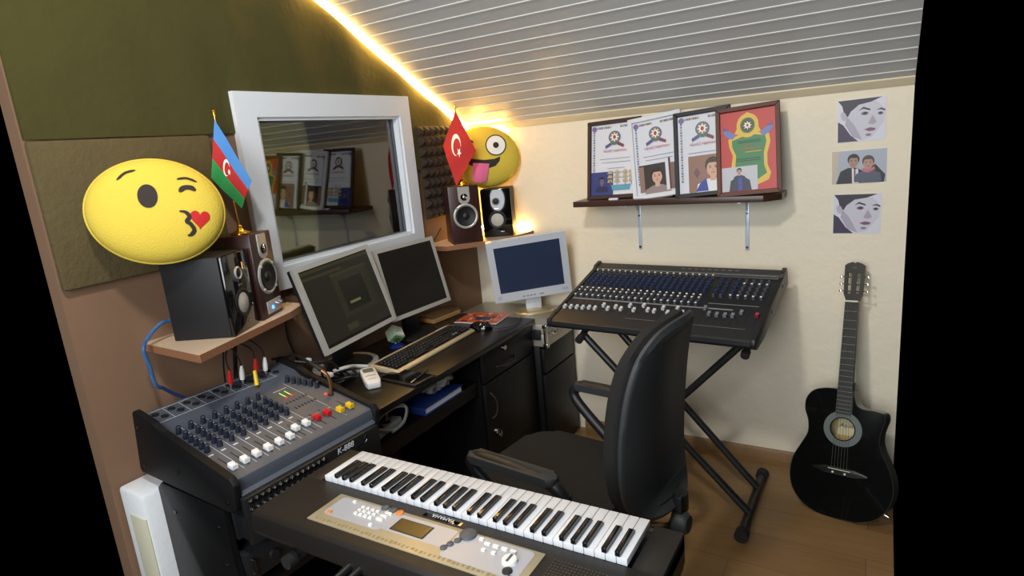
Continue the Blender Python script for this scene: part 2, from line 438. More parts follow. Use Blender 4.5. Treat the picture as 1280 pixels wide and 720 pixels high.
# ---------------------------------------------------------------- plush pillows
class Pillow:
    def __init__(s, name, loc, yaw, pitch, roll, a, b, t, label):
        s.a, s.b, s.t = a, b, t
        s.root = empty(name, loc, yaw, pitch, roll); tag(s.root, label, 'pillow', 'yellow smiley pillows')
        mb = MB(M_yellow)
        nu, nv = 56, 28
        rings = []
        for j in range(nv+1):
            ph = -PI/2+PI*j/nv; rr = abs(math.cos(ph))**.75; y = math.copysign(abs(math.sin(ph))**1.0, math.sin(ph))*t
            if j in (0, nv): rings.append([mb.v((0, y, 0))]); continue
            rings.append([mb.v((a*rr*math.cos(2*PI*i/nu), y, b*rr*math.sin(2*PI*i/nu))) for i in range(nu)])
        for A, B in zip(rings, rings[1:]):
            for i in range(nu):
                k = (i+1) % nu
                if len(A) == 1: mb.face([A[0], B[i], B[k]])
                elif len(B) == 1: mb.face([A[i], A[k], B[0]])
                else: mb.face([A[i], A[k], B[k], B[i]])
        mb.build('cushion', s.root, ang=80)
        mb = MB(M_yellow); n = 80
        mb.tube([(a*1.002*math.cos(2*PI*i/n), 0, b*1.002*math.sin(2*PI*i/n)) for i in range(n)], .004, 6, closed=True); mb.build('seam_piping', s.root, ang=80)
    def y(s, x, z):
        q = min(.999, math.hypot(x/s.a, z/s.b)); return -s.t*math.sqrt(max(0, 1-q**(2/.75)))
    def patch(s, name, mt, pts, off=.002):
        mb = MB(mt); f = mb.face([mb.v((x, 0, z)) for x, z in pts])
        bmesh.ops.triangulate(mb.bm, faces=[f]); bmesh.ops.subdivide_edges(mb.bm, edges=mb.bm.edges[:], cuts=3, use_grid_fill=True)
        for v in mb.bm.verts: v.co.y = s.y(v.co.x, v.co.z)-off
        return mb.build(name, s.root, ang=80)
    def stroke(s, name, mt, pts, w, off=.0025):
        P = catmull([Vector((x, 0, z)) for x, z in pts], 6); mb = MB(mt); L = []
        for i, p in enumerate(P):
            t = (P[min(i+1, len(P)-1)]-P[max(i-1, 0)]).normalized(); n = Vector((-t.z, 0, t.x))
            k = i/(len(P)-1); ww = w*(.35+.65*min(1, 5*k, 5*(1-k))) if w > 0 else -w
            L.append([p+n*ww*q for q in (-1, -.33, .33, 1)])
        V = [[mb.v((q.x, s.y(q.x, q.z)-off, q.z)) for q in r] for r in L]
        for A, B in zip(V, V[1:]):
            for k in range(3): mb.face([A[k], A[k+1], B[k+1], B[k]])
        return mb.build(name, s.root, ang=80)
def ell(cx, cz, rx, rz, rot=0, n=28):
    c, q = math.cos(R(rot)), math.sin(R(rot))
    return [(cx+rx*math.cos(t)*c-rz*math.sin(t)*q, cz+rx*math.cos(t)*q+rz*math.sin(t)*c) for t in [2*PI*i/n for i in range(n)]]
p1 = Pillow('smiley_pillow', (-1.825, 1.025, 1.479), 58, -12, 10, .178, .152, .065, 'yellow kissing face pillow with red heart on the left black speaker')
KX = .86
KP = lambda l: [(x*KX, z) for x, z in l]
p1.patch('eye', M_pdark, KP(ell(-.022, .033, .029, .034, 12)))
p1.stroke('winking_eye', M_pdark, KP([(.070, .050), (.082, .063), (.103, .066), (.118, .058)]), .007)
p1.stroke('eyebrow', M_pdark, KP([(.062, .088), (.090, .094), (.122, .086)]), .0035)
p1.stroke('eyebrow', M_pdark, KP([(-.110, .076), (-.088, .098), (-.058, .108)]), .0035)
p1.stroke('mouth', M_pdark, KP([(.070, -.006), (.088, -.008), (.100, -.020), (.092, -.034), (.104, -.042), (.114, -.058), (.104, -.072), (.094, -.074)]), .0055)
p1.patch('heart', M_pred, KP([(.132+.030*(16*math.sin(t)**3)/16, -.024+.030*(13*math.cos(t)-5*math.cos(2*t)-2*math.cos(3*t)-math.cos(4*t))/16) for t in [2*PI*i/36 for i in range(36)]]))
p2 = Pillow('smiley_pillow', (-1.80, 2.765, 1.528), 33, -4, 8, .178, .155, .07, 'yellow winking face pillow with pink tongue in the far corner')
p2.patch('eye_white', M_pdark, ell(.055, .062, .054, .054), .002)
p2.patch('eye_white', M_pwhite, ell(.055, .062, .048, .048), .004)
p2.patch('pupil', M_pdark, ell(.055, .062, .015, .015), .006)
p2.patch('mouth', M_pdark, [(-.110, -.004), (-.06, -.014), (0, -.016), (.05, -.008), (.080, .006), (.078, -.016), (.058, -.043), (.02, -.058), (-.03, -.060), (-.075, -.045), (-.10, -.022)], .002)
p2.stroke('winking_eye', M_pdark, [(-.118, .060), (-.09, .074), (-.06, .070)], .007)
mb = MB(M_pink)
mb.grid(8, 12, lambda u, v: (-.058+u*.084*(1-.12*v), p2.y(-.016, -.03-.09*v)-.010-.006*math.sin(PI*u), -.034-v*.098*(1-.1*abs(u-.5)**2*4)))
mb.grid(8, 12, lambda u, v: (-.058+u*.084*(1-.12*v), p2.y(-.016, -.03-.09*v)-.003, -.034-v*.098*(1-.1*abs(u-.5)**2*4)))
mb.build('tongue', p2.root, ang=80)

# ---------------------------------------------------------------- table flags
def flag(name, base, lean, h, corners, stripes, label, emblem):
    """corners: hoist top, hoist bottom, fly bottom, fly top in local coords"""
    t = empty(name, base); tag(t, label, 'flag', 'small table flags')
    mb = MB(M_gold); mb.lathe([(0, 0), (.032, 0), (.032, .004), (.026, .008), (.012, .014), (.007, .022), (.009, .026), (.005, .032), (0, .032)], 24); mb.build('base', t)
    top = Vector((lean[0], lean[1], h))
    mb = MB(M_gold); mb.cyl((0, 0, .02), top, .0025, seg=10); mb.build('pole', t)
    mb = MB(M_gold); d = top.normalized(); mb.lathe([(0, -.002), (.004, 0), (.0055, .006), (.004, .014), (0, .028)], 12, top, d); mb.build('finial', t)
    A, B, Cc, D = [Vector(c) for c in corners]
    nrm = (D-A).cross(B-A).normalized()
    def S(u, v, o=0):
        p = (A*(1-v)+B*v)*(1-u)+(D*(1-v)+Cc*v)*u
        w = .007*math.sin(u*7+v*2.2)*u**.5+.006*math.sin(v*4+u*3)*u
        return p+nrm*(w+o)
    mb = MB(*stripes)
    pick = lambda u, v: stripes[min(len(stripes)-1, int(v*len(stripes)))]
    mb.grid(24, 24, lambda u, v: S(u, v, .0006), None, pick); mb.grid(24, 24, lambda u, v: S(u, v, -.0006), None, pick)
    cl = mb.build('cloth', t, ang=80)
    mb = MB(mat('flag white', '#eeece8', .7))
    cu, cv, r, asp = emblem
    n = 22; out = [(cu+r*math.cos(a)*asp, cv+r*math.sin(a)) for a in [R(35+290*i/n) for i in range(n+1)]]
    inn = [(cu+r*.24*asp+r*.78*math.cos(a)*asp, cv+r*.78*math.sin(a)) for a in [R(48+264*i/n) for i in range(n+1)]]
    for o in (.0022, -.0022):
        O = [mb.v(S(u, v, o)) for u, v in out]; I = [mb.v(S(u, v, o)) for u, v in inn]
        for i in range(n): mb.face([O[i], O[i+1], I[i+1], I[i]])
        k = 16 if len(stripes) == 3 else 10
        mb.poly([S(cu+r*.92*asp+r*(.45 if i % 2 == 0 else .2)*math.cos(2*PI*i/k+PI)*asp, cv+r*(.45 if i % 2 == 0 else .2)*math.sin(2*PI*i/k+PI), o) for i in range(k)])
    mb.build('crescent_and_star', cl, recalc=False)
    return t
F_b = mat('flag blue', '#3f7fc4', .7); F_r = mat('flag red', '#b01c1a', .75); F_g = mat('flag green', '#1d8a43', .7)
flag('table_flag', (-1.875, 1.318, 1.364), (-.088, .045, .40), .40, [(-.080, .038, .385), (-.077, -.017, .195), (.014, .010, .086), (.040, .049, .175)], [F_b, F_r, F_g],
     'small blue red and green flag on a gold stand on the left wood speaker', (.43, .5, .165, .62))
flag('table_flag', (-1.82, 2.57, 1.405), (-.012, .02, .37), .37, [(-.008, .014, .362), (-.062, -.045, .20), (.013, -.075, .0), (.091, .012, .165)], [F_r],
     'small red flag with white crescent on a gold stand in the far corner', (.42, .50, .21, 1.0))

# ---------------------------------------------------------------- desk, cabinets
desk = empty('desk', (-1.72, 1.93, 0)); tag(desk, 'long black desk along the left wall carrying two monitors', 'desk')
o = (-1.72, 1.93, 0)
W = lambda a, b: (tuple(p-q for p, q in zip(a, o)), tuple(p-q for p, q in zip(b, o)))
def dbox(name, m, a, b, bev=0, parent=None):
    mb = MB(m); A, B = W(a, b); mb.b2(A, B, bev); return mb.build(name, parent or desk)
dbox('desktop', M_deskm, (-1.985, 1.385, .725), (-1.43, 2.505, .75), .002)
dbox('side_panel', M_deskf, (-1.97, 1.387, 0), (-1.47, 1.402, .725))
dbox('lower_shelf', M_deskf, (-1.75, 1.395, .575), (-1.475, 2.04, .598))
dbox('shelf_apron', M_deskf, (-1.50, 1.395, .535), (-1.48, 2.04, .575))
ped = dbox('pedestal', M_deskf, (-1.96, 2.045, .02), (-1.465, 2.495, .725))
dr = dbox('drawer', M_deskf, (-1.4645, 2.05, .585), (-1.447, 2.49, .715), .002)
dd = dbox('door', M_deskf, (-1.4645, 2.05, .04), (-1.447, 2.49, .578), .002)
def lock(parent, y, z, key=False):
    mb = MB(M_chrome); mb.cyl((-1.447-o[0], y-o[1], z), (-1.435-o[0], y-o[1], z), .012, .011, 14); mb.build('lock', parent)
    if key:
        mb = MB(M_chrome); mb.b2((-1.435-o[0], y-o[1]-.004, z-.012), (-1.415-o[0], y-o[1]+.004, z+.006), .001); mb.cyl((-1.430-o[0], y+.006-o[1], z-.018), (-1.422-o[0], y+.006-o[1], z-.018), .011, seg=12); mb.build('key', parent)
lock(dr, 2.225, .695); lock(dd, 2.10, .345, True)
M_dim = mat('dark chrome handle', '#6a6a6a', .3, 1)
mb = MB(M_dim); mb.tube([(-1.447-o[0], 2.155-o[1]+.04*k, .625-.012*math.sin(PI*k/4)) if k in (0, 4) else (-1.425-o[0], 2.155-o[1]+.04*k, .620) for k in range(5)], .004, 8, 3); mb.build('handle', dr)
mb = MB(M_dim); mb.tube([(-1.447-o[0], 2.085-o[1], .53), (-1.428-o[0], 2.09-o[1], .51), (-1.424-o[0], 2.10-o[1], .47), (-1.428-o[0], 2.09-o[1], .43), (-1.447-o[0], 2.085-o[1], .41)], .004, 8, 4); mb.build('handle', dd)

cab = empty('side_cabinet', (-1.67, 2.68, 0)); tag(cab, 'black two door side cabinet against the cream wall under the silver case', 'cabinet')
o = (-1.67, 2.68, 0)
dbox('body', M_deskf, (-1.95, 2.515, 0), (-1.425, 2.865, .60), .002, cab)
dbox('drawer', M_deskf, (-1.4245, 2.52, .46), (-1.405, 2.86, .59), .003, cab)
dd2 = dbox('door', M_deskf, (-1.4245, 2.52, .02), (-1.405, 2.86, .452), .003, cab)
case = empty('aluminium_case', (-1.67, 2.685, .601)); tag(case, 'silver aluminium equipment case on the side cabinet beneath the light monitor', 'case')
o = (-1.67, 2.685, .601)
dbox('body', M_alu, (-1.95, 2.52, .601), (-1.385, 2.85, .665), .004, case)
dbox('lid', M_alu, (-1.95, 2.52, .667), (-1.385, 2.85, .716), .004, case)
for y in (2.524, 2.846):
    mb = MB(M_chrome)
    for z in (.610, .707):
        A = (-1.388-o[0], y-o[1], z-o[2]); mb.box(A, (.026, .026, .022), .005)
    mb.b2((-1.394-o[0], y-.012-o[1], .61-o[2]), (-1.381-o[0], y+.012-o[1], .707-o[2]), .002); mb.build('corner_guard', case)
for y in (2.60, 2.77):
    mb = MB(M_chrome); mb.b2((-1.386-o[0], y-.018-o[1], .645-o[2]), (-1.376-o[0], y+.018-o[1], .69-o[2]), .003); l = mb.build('latch', case)
    mb = MB(M_black); mb.cyl((-1.378-o[0], y-o[1], .66-o[2]), (-1.372-o[0], y-o[1], .66-o[2]), .007, seg=12); mb.build('rivet', l)
mb = MB(M_black); mb.b2((-1.45-o[0], 2.500-o[1], .640-o[2]), (-1.41-o[0], 2.5195-o[1], .69-o[2]), .003); mb.build('end_latch', case)

# ---------------------------------------------------------------- monitors
def lcd(name, pos, ypr, w, h, bez, body, label, base_xy, base_z, screen, oval=False, side=M_black):
    t = empty(name, (base_xy[0], base_xy[1], base_z), ypr[0]); tag(t, label, 'monitor')
    Mw = Matrix.Translation(pos) @ Matrix.Rotation(R(ypr[0]), 4, 'Z') @ Matrix.Rotation(R(ypr[1]), 4, 'X') @ Matrix.Rotation(R(ypr[2]), 4, 'Y')
    Ml = t.matrix_world.inverted() @ Mw
    mb = MB(body)
    O = [(-w/2, -h/2), (w/2, -h/2), (w/2, h/2), (-w/2, h/2)]
    b0, b1 = bez
    I = [(-w/2+b0, -h/2+b1), (w/2-b0, -h/2+b1), (w/2-b0, h/2-b0), (-w/2+b0, h/2-b0)]
    mb.at(Ml)
    for k in range(4):
        j = (k+1) % 4
        mb.prism([O[k], O[j], I[j], I[k]], -.008, .010)
    bz = mb.build('bezel', t)
    mb = MB(side); mb.at(Ml); mb.b2((-w/2+.001, .008, -h/2+.001), (w/2-.001, .030, h/2-.001), .004); mb.b2((-w*.36, .03, -h*.36), (w*.36, .055, h*.36), .012); mb.build('back_shell', t)
    mb = MB(screen); mb.at(Ml); mb.b2((I[0][0], -.004, I[0][1]), (I[2][0], .004, I[2][1])); mb.build('screen', t)
    return t, Ml, I
# left desktop monitor
mon, Ml, I = lcd('computer_monitor', (-1.802, 1.682, 1.053), (91.2, -15.3, -3.2), .41, .34, (.018, .018), M_silver, 'silver framed black monitor on the desk nearest the mixer, round ringed base', (-1.888, 1.70), .751, M_screen)
S1 = mat('screen pane dull green', '#2b2a1a', .3); S2 = mat('screen pane olive', '#201f14', .3); S3 = mat('screen toolbar', '#38361f', .3)
def pane(parent, Ml, rects):
    mb = MB(); mb.at(Ml)
    for k, (mt, x0, z0, x1, z1) in enumerate(rects):
        mb.m(mt); mb.b2((x0, -.0045-.0001*k, z0), (x1, -.0038, z1))
    mb.build('screen_image', parent)
pane(mon, Ml, [(S2, -.185, -.14, .185, .145), (S3, -.185, .135, .185, .147), (S3, -.185, .112, .02, .122), (S1, -.05, -.075, .15, .095), (S3, -.05, .095, .15, .104), (mat('screen dialog', '#1d1c16', .2), -.02, -.055, .11, .07),
    (mat('screen text', '#77744e', .2), .0, -.03, .06, -.02), (S3, -.06, -.125, .0, -.10), (S2, -.17, -.1, -.09, .08)])
def stand_black(t, Ml, h, rx, ry, ringm=True, off=(0, 0)):
    top = Ml @ Vector((0, .045, -h*.28))
    mb = MB(M_black); mb.b2((-.045, -.005, .01), (.045, .03, top.z-.04), .006)
    mb.prism([(-.045, top.z-.08), (.045, top.z-.08), (.04, top.z), (-.04, top.z)], .0, top.y+.01)
    mb.build('stand_neck', t)
    mb = MB(M_blacks); mb.lathe([(0, 0), (.118, 0), (.118, .006), (.10, .013), (.05, .018), (0, .018)], 48, sx=rx, sy=ry); mb.build('stand_base', t)
    if ringm:
        mb = MB(M_silver); mb.lathe([(.118, 0), (.140, 0), (.140, .007), (.130, .012), (.117, .010), (.118, 0)], 48, sx=rx, sy=ry); mb.build('base_ring', t)
stand_black(mon, Ml, .34, 1.0, .92)
mon2, Ml2, I2 = lcd('computer_monitor', (-1.812, 2.098, 1.037), (86.7, -13.4, 0), .38, .318, (.017, .018), M_silver, 'silver framed black monitor with blank screen, second from the mixer on the desk', (-1.882, 2.135), .751, M_screen)
stand_black(mon2, Ml2, .318, 1.0, .85, False)
M_lcd3 = mat('blue black lcd', '#2b3650', .3)
mon3, Ml3, I3 = lcd('flat_monitor', (-1.524, 2.658, .969), (33.7, 12, -4.2), .40, .335, (.034, .048), M_silverlt, 'light silver monitor with blue black screen on the aluminium case', (-1.555, 2.725), .7175, M_lcd3, side=M_silverlt)
mb = MB(M_silverlt); mb.b2((-.042, .0, .008), (.042, .035, .20), .006); mb.build('stand_neck', mon3)
mb = MB(mat('champagne silver', '#cfc09a', .25, .6)); mb.lathe([(0, 0), (.112, 0), (.114, .006), (.106, .012), (.10, .010), (.06, .018), (0, .02)], 48, sx=1, sy=.62); mb.build('stand_base', mon3)
mb = MB(mat('button grey', '#8d93a0', .4)); mb.at(Ml3)
for k, x in enumerate((-.05, -.03, -.012, .006, .036, .048)):
    mb.b2((x-.006, -.0105, -.153), (x+.006, -.007, -.147), .001)
mb.build('button_row', mon3)
mb = MB(mat('sticker grey', '#b4bac6', .5)); mb.at(Ml3); mb.b2((-.185, -.0085, -.152), (-.16, -.0078, -.132)); mb.b2((.15, -.0085, -.15), (.182, -.0078, -.136)); mb.build('sticker', mon3)

# ---------------------------------------------------------------- things on the desk
# PC keyboard
kb = empty('computer_keyboard', (-1.70, 1.955, .751), 80, 0); kb.matrix_world = Matrix.Translation((-1.668, 1.955, .7512)) @ Matrix.Rotation(R(92), 4, 'Z')
tag(kb, 'black keyed computer keyboard with beige silver frame in front of the monitors', 'keyboard')
kw, kd = .56, .155
M_kbf = mat('beige silver frame', '#b8a98c', .4, .2)
mb = MB(M_kbf)
mb.prism([(-kd/2, 0), (kd/2, 0), (kd/2, .026), (kd/2-.015, .028), (-kd/2+.018, .016), (-kd/2, .010)], -kw/2, kw/2, lambda y, z, t: (t, y, z), .003); mb.build('frame', kb)
mb = MB(M_black); mb.prism([(-kd/2+.018, .012), (kd/2-.022, .012), (kd/2-.022, .0290), (-kd/2+.018, .0178)], -kw/2+.012, kw/2-.012, lambda y, z, t: (t, y, z)); mb.build('key_bed', kb)
mb = MB(M_black); mb.box((0, 0, .004), (.0150, .0150, .009), .002, 1)
k0 = mb.build('key', kb); first = True; n = 0
for r in range(6):
    y = -kd/2+.029+r*.0190; z = .0185+(y+kd/2-.018)*.09
    cols = [i for i in range(27)]
    for c in cols:
        if c in (19, 23) or n >= 0 and (r in (2,) and 20 <= c <= 22): continue
        if r == 5 and c > 18: continue
        if r == 0 and 4 <= c <= 12 and c != 8: continue
        if r == 1 and 20 <= c <= 22 and c != 21: continue
        if n >= 99: break
        Mx = Matrix.Translation((-kw/2+.026+c*.0195, y, z)) @ Matrix.Diagonal((6 if (r == 0 and c == 8) else 1, 1, 1, 1))
        if first: k0.matrix_local = Mx; first = False
        else: clone(k0, kb, Mx)
        n += 1
mb = MB(M_line)
for x in (.145, .165): mb.b2((x-.004, -.053, .030), (x+.004, -.046, .0302))
mb.b2((.17, .062, .0285), (.25, .068, .0295))
mb.build('key_legend', kb)

mo = empty('computer_mouse', (-1.60, 2.285, .7512), 100); tag(mo, 'black computer mouse beside the magazine at the desk end', 'mouse')
mb = MB(M_gloss); mb.lathe([(1, 0), (1.02, .15), (.96, .45), (.75, .75), (.4, .95), (0, 1)], 28); 
for v in mb.bm.verts: v.co = Vector((v.co.x*.034, v.co.y*.058, v.co.z*.036))
mb.build('body', mo, ang=70)
mb = MB(M_rubber); mb.cyl((-.004, -.034, .030), (.004, -.034, .030), .008, seg=14); mb.build('scroll_wheel', mo)
mb = MB(M_black); mb.tube([(0, -.055, .010), (.0, -.09, .006), (.04, -.14, .004), (.12, -.15, .004), (.2, -.13, .004)], .002, 6, 5); mb.build('cord', mo)

# magazine
mg = empty('magazine', (-1.69, 2.44, .7512), 97); tag(mg, 'red and white magazine lying flat beside the mouse', 'magazine')
mb = MB(M_paper); mb.b2((-.09, -.115, 0), (.09, .115, .005), .001); mb.build('pages', mg)
mb = MB(); 
def flat(mb, mt, pts, z): mb.m(mt); mb.poly([(x, y, z) for x, y in pts])
flat(mb, mat('magazine red', '#bb5a3c', .4), [(-.088, -.113), (.088, -.113), (.088, .113), (-.088, .113)], .0056)
mr_ = random.Random(3)
for k in range(26):
    x, y = mr_.uniform(-.07, .07), mr_.uniform(-.095, .095); a, b = mr_.uniform(.005, .02), mr_.uniform(.004, .02)
    flat(mb, mat('magazine ' + ['orange', 'tan', 'white', 'dark red'][k % 4], ['#cf6a3e', '#d9a27a', '#e3d5c5', '#7d2418'][k % 4], .35), [(x-a, y-b), (x+a, y-b*.6), (x+a*.7, y+b), (x-a, y+b*.8)], .0058+.00005*k)
flat(mb, mat('magazine blue', '#2e3f63', .35), [(-.045, -.06), (-.01, -.05), (-.015, .03), (-.05, .02)], .0074)
flat(mb, mat('magazine navy', '#1e2740', .35), [(-.005, -.07), (.01, -.06), (.0, .05), (-.012, .04)], .0076)
mb.build('cover', mg, recalc=False)

# tan wooden box behind second monitor
bx = empty('wooden_box', (-1.925, 2.40, .7512), 84); tag(bx, 'small tan wooden box behind the second monitor base', 'box')
mb = MB(mat('pale wood', '#c69a63', .5)); mb.b2((-.10, -.05, 0), (.10, .05, .022), .002); mb.build('body', bx)
mb = MB(mat('grey box lid', '#6d5a48', .5)); mb.b2((-.101, -.046, .0222), (.098, .051, .032), .002); mb.build('lid', bx)

# photo cube
pc = empty('photo_cube', (-1.825, 1.945, .7512), 70); tag(pc, 'small clear photo cube standing on its corner on a blue foot', 'photo cube')
mb = MB(mat('blue glass foot', '#16225e', .1)); mb.lathe([(0, 0), (.032, 0), (.036, .008), (.026, .018), (.012, .022), (.010, .03), (0, .03)], 24); mb.build('foot', pc)
Mc = Matrix.Translation((0, 0, .062)) @ Matrix.Rotation(R(35), 4, 'Y') @ Matrix.Rotation(R(38), 4, 'X') @ Matrix.Rotation(R(10), 4, 'Z')
mb = MB(mat('clear acrylic', '#a3b59c', .08)); mb.at(Mc); mb.box((0, 0, 0), (.056, .056, .056), .004); cb = mb.build('cube', pc)
mb = MB(mat('green snapshot', '#5e8a58', .3)); mb.at(Mc); mb.box((0, -.0285, 0), (.046, .001, .044)); mb.m(mat('dark green snapshot', '#35562f', .3)); mb.box((.004, -.0292, -.004), (.026, .001, .028)); mb.m(mat('pale snapshot', '#d8d6cc', .3)); mb.box((0, 0, .0285), (.044, .044, .001)); mb.box((.0285, 0, 0), (.001, .044, .044)); mb.build('picture', cb)

# white handheld meter
rm = empty('handheld_meter', (-1.655, 1.595, .7512)); rm.matrix_world = Matrix.Translation((-1.648, 1.592, .7515)) @ Matrix.Rotation(R(52), 4, 'Z')
tag(rm, 'white handheld device with small grey display lying on the desk', 'handheld device')
mb = MB(M_white); mb.prism([(-.024, -.09), (.024, -.09), (.030, -.06), (.030, .07), (.022, .095), (-.022, .095), (-.030, .07), (-.030, -.06)], 0, .026, lambda x, y, t: (x, y, t), .005); mb.build('body', rm)
mb = MB(mat('grey display', '#6f7368', .3)); mb.b2((-.020, .03, .0262), (.020, .075, .0268)); mb.build('display', rm)
mb = MB(mat('grey print', '#54565a', .5)); mb.b2((-.020, -.012, .0262), (.020, -.008, .0267)); mb.b2((-.014, -.05, .0262), (.014, -.047, .0267)); mb.build('button', rm)

# phone
ph = empty('tablet', (-1.53, 1.66, .7512), 86); tag(ph, 'dark tablet with glossy screen at the front edge of the desk', 'tablet')
mb = MB(M_black); mb.b2((-.058, -.10, 0), (.058, .10, .009), .004); mb.build('body', ph)
mb = MB(M_gloss); mb.b2((-.050, -.088, .0088), (.050, .088, .0095)); mb.build('screen', ph)
pn = empty('pen', (-1.46, 1.62, .7512)); tag(pn, 'thin dark pen with chrome tip across the tablet end at the desk edge', 'pen')
mb = MB(M_black); mb.cyl((-.02, .11, .014), (0, 0, .014), .0035, seg=10); mb.build('barrel', pn)
mb = MB(M_chrome); mb.cyl((0, 0, .014), (.003, -.02, .014), .0045, .002, 10); mb.cyl((-.0025, .012, .014), (-.001, .004, .014), .0042, seg=10); mb.build('tip', pn)

# blue book with bag on the lower shelf
bk = empty('book', (-1.57, 1.80, .5985)); tag(bk, 'thick blue hardback book on the lower desk shelf', 'book')
mb = MB(M_blue); mb.b2((-.125, -.125, .027), (.10, .125, .031), .001); mb.b2((-.125, -.125, 0), (.10, .125, .004), .001); mb.b2((-.125, -.127, 0), (.098, -.122, .031), .001); mb.build('cover', bk)
mb = MB(M_paper); mb.b2((-.12, -.121, .004), (.094, .120, .027)); mb.build('pages', bk)
mb = MB(mat('clear crinkled bag', '#8d8a86', .2))
def bag(u, v):
    th = 2*PI*u; ph_ = PI*v
    p = Vector((math.sin(ph_)*math.cos(th)*.06, math.sin(ph_)*math.sin(th)*.085, -math.cos(ph_)*.040))
    n = noise.noise(p*38)*.4+noise.noise(p*90)*.2
    return p*(1+n)
mb.grid(40, 20, bag); b_o = mb.build('plastic_bag', ang=12); b_o.location = (-1.535, 1.82, .672); 
zmin = min((v.co.z for v in b_o.data.vertices)); b_o.location.z = .5985+.0312-zmin
tag(b_o, 'crumpled clear plastic bag lying on the blue book', 'bag')
# power strip and cords
ps = empty('power_strip', (-1.53, 1.47, .5985), 95); tag(ps, 'white power strip with tangled white cords under the near desk end', 'power strip')
mb = MB(M_white); mb.b2((-.06, -.025, 0), (.12, .025, .03), .005); mb.build('body', ps)
mb = MB(M_slot)
for x in (-.03, .015, .06): mb.cyl((x, -.0, .0302), (x, 0, .0306), .015, seg=18)
mb.build('socket', ps)
M_cord = mat('white cord', '#d5d4cc', .45)
for k, pts in enumerate(([(.0, 0, .035), (.01, -.02, .075), (.08, -.035, .085), (.15, -.03, .05), (.11, -.04, .012), (.03, -.045, .010)],
                         [(.06, 0, .035), (.07, .0, .09), (.02, -.01, .105), (-.03, -.02, .06), (.03, -.04, .018), (.10, -.045, .02), (.14, -.035, .06), (.10, -.02, .085)])):
    mb = MB(M_cord); mb.tube(pts, .0045, 8, 8); mb.build('cord', ps)

# ---------------------------------------------------------------- small mixing console
MXM = Matrix.Translation((-1.448, .862, .788)) @ Matrix.Rotation(R(86.4), 4, 'Z') @ Matrix.Rotation(R(10.65), 4, 'X')
mx = empty('mixing_console'); mx.matrix_world = MXM; tag(mx, 'small grey mixing console with white, red and yellow faders on the left rack', 'mixer')
MW = .478
XYp = lambda y, z, t: (t, y, z)
mb = MB(M_mixgrey)
mb.prism([(-.005, 0), (.34, 0), (.37, .012), (.46, .012), (.466, .004), (.466, -.06), (.0, -.085), (-.030, -.062), (-.034, -.045), (-.022, -.038), (-.020, -.018), (-.014, -.004)], .0, MW, XYp); mb.build('chassis', mx)
for x0, x1 in ((-.022, -.0004), (MW+.0004, MW+.022)):
    mb = MB(M_blackm); mb.prism([(-.012, .012), (.32, .012), (.36, .028), (.47, .028), (.478, .018), (.478, -.178), (.465, -.186), (-.012, -.098), (-.034, -.078), (-.034, -.004)], x0, x1, XYp, .004)
    ck = mb.build('side_cheek', mx)
    if x0 < 0:
        mb = MB(M_dim)
        for y, z in ((.0, -.07), (.44, -.15), (.45, -.02), (.25, -.09)): mb.cyl((x0, y, z), (x0-.003, y, z), .005, seg=12)
        mb.build('screw', ck)
# printed lines and slots
mb = MB(M_line)
for k in range(9):
    x = .003+.0375*k; mb.b2((x-.0006, .012, .0001), (x+.0006, .325, .0006))
mb.b2((.40, .012, .0001), (.401, .33, .0006)); mb.b2((.31, .09, .0001), (.40, .091, .0006)); mb.b2((.34, .30, .0001), (.39, .3025, .0006))
for k in range(9):
    x = .003+.05*k; mb.b2((x, .374, .0121), (x+.0008, .45, .0126))
mb.b2((.003, .374, .0121), (.41, .3752, .0126)); mb.b2((.003, .449, .0121), (.41, .4502, .0126))
for k in range(8): mb.b2((.010+.0375*k, .128, .0001), (.024+.0375*k, .134, .0006))
mb.m(M_slot)
fx = [.021+.0375*k for k in range(8)]+[.326, .364, .402, .439]
for x in fx: mb.b2((x-.0012, .018, .0001), (x+.0012, .105, .0008))
for r_ in range(2):
    for k in range(7): mb.b2((.325+.0125*k, .205-.045*r_, .0001), (.328+.0125*k, .217-.045*r_, .0012))
mb.build('panel_print', mx)
def faderknob(name, mt, parent, first=None, x=0, y=0):
    if first is None:
        mb = MB(mt); mb.prism([(-.013, 0), (.013, 0), (.0115, .015), (.004, .013), (0, .008), (-.004, .013), (-.0115, .015)], -.009, .009, XYp, .001, 1); ob = mb.build(name, parent)
        ob.matrix_local = Matrix.Translation((x, y, .0015)); return ob
    return clone(first, parent, Matrix.Translation((x, y, .0015)))
fy = [.034, .036, .038, .038, .039, .040, .063, .062, .063, .062, .045, .042]
fw = fr = fyl = None
for k, x in enumerate(fx):
    if k < 8: fw = fw or None; ob = faderknob('fader_cap', M_white, mx, fw, x, fy[k]); fw = fw or ob
    elif k < 10: ob = faderknob('fader_cap', M_red, mx, fr, x, fy[k]); fr = fr or ob; ob['label'] = 'red fader cap'
    else: ob = faderknob('fader_cap', M_yel, mx, fyl, x, fy[k]); fyl = fyl or ob; ob['label'] = 'yellow fader cap'
mb = MB(M_knob); mb.lathe([(0, 0), (.0088, 0), (.0082, .005), (.0066, .023), (.005, .0245), (0, .0245)], 12); mb.m(M_line); mb.b2((-.0007, -.0065, .004), (.0007, -.0058, .0235))
kn = mb.build('knob', mx); first = True
spots = [(x, .300) for x in fx[:8]]+[(x, .262-.0268*r_) for x in fx[:8] for r_ in range(5)]+[(.418, .33-.0), (.427, .308), (.436, .29), (.444, .27), (.452, .25), (.459, .226)]
for x, y in spots:
    if first: kn.matrix_local = Matrix.Translation((x, y, 0)); first = False
    else: clone(kn, mx, Matrix.Translation((x, y, 0)))
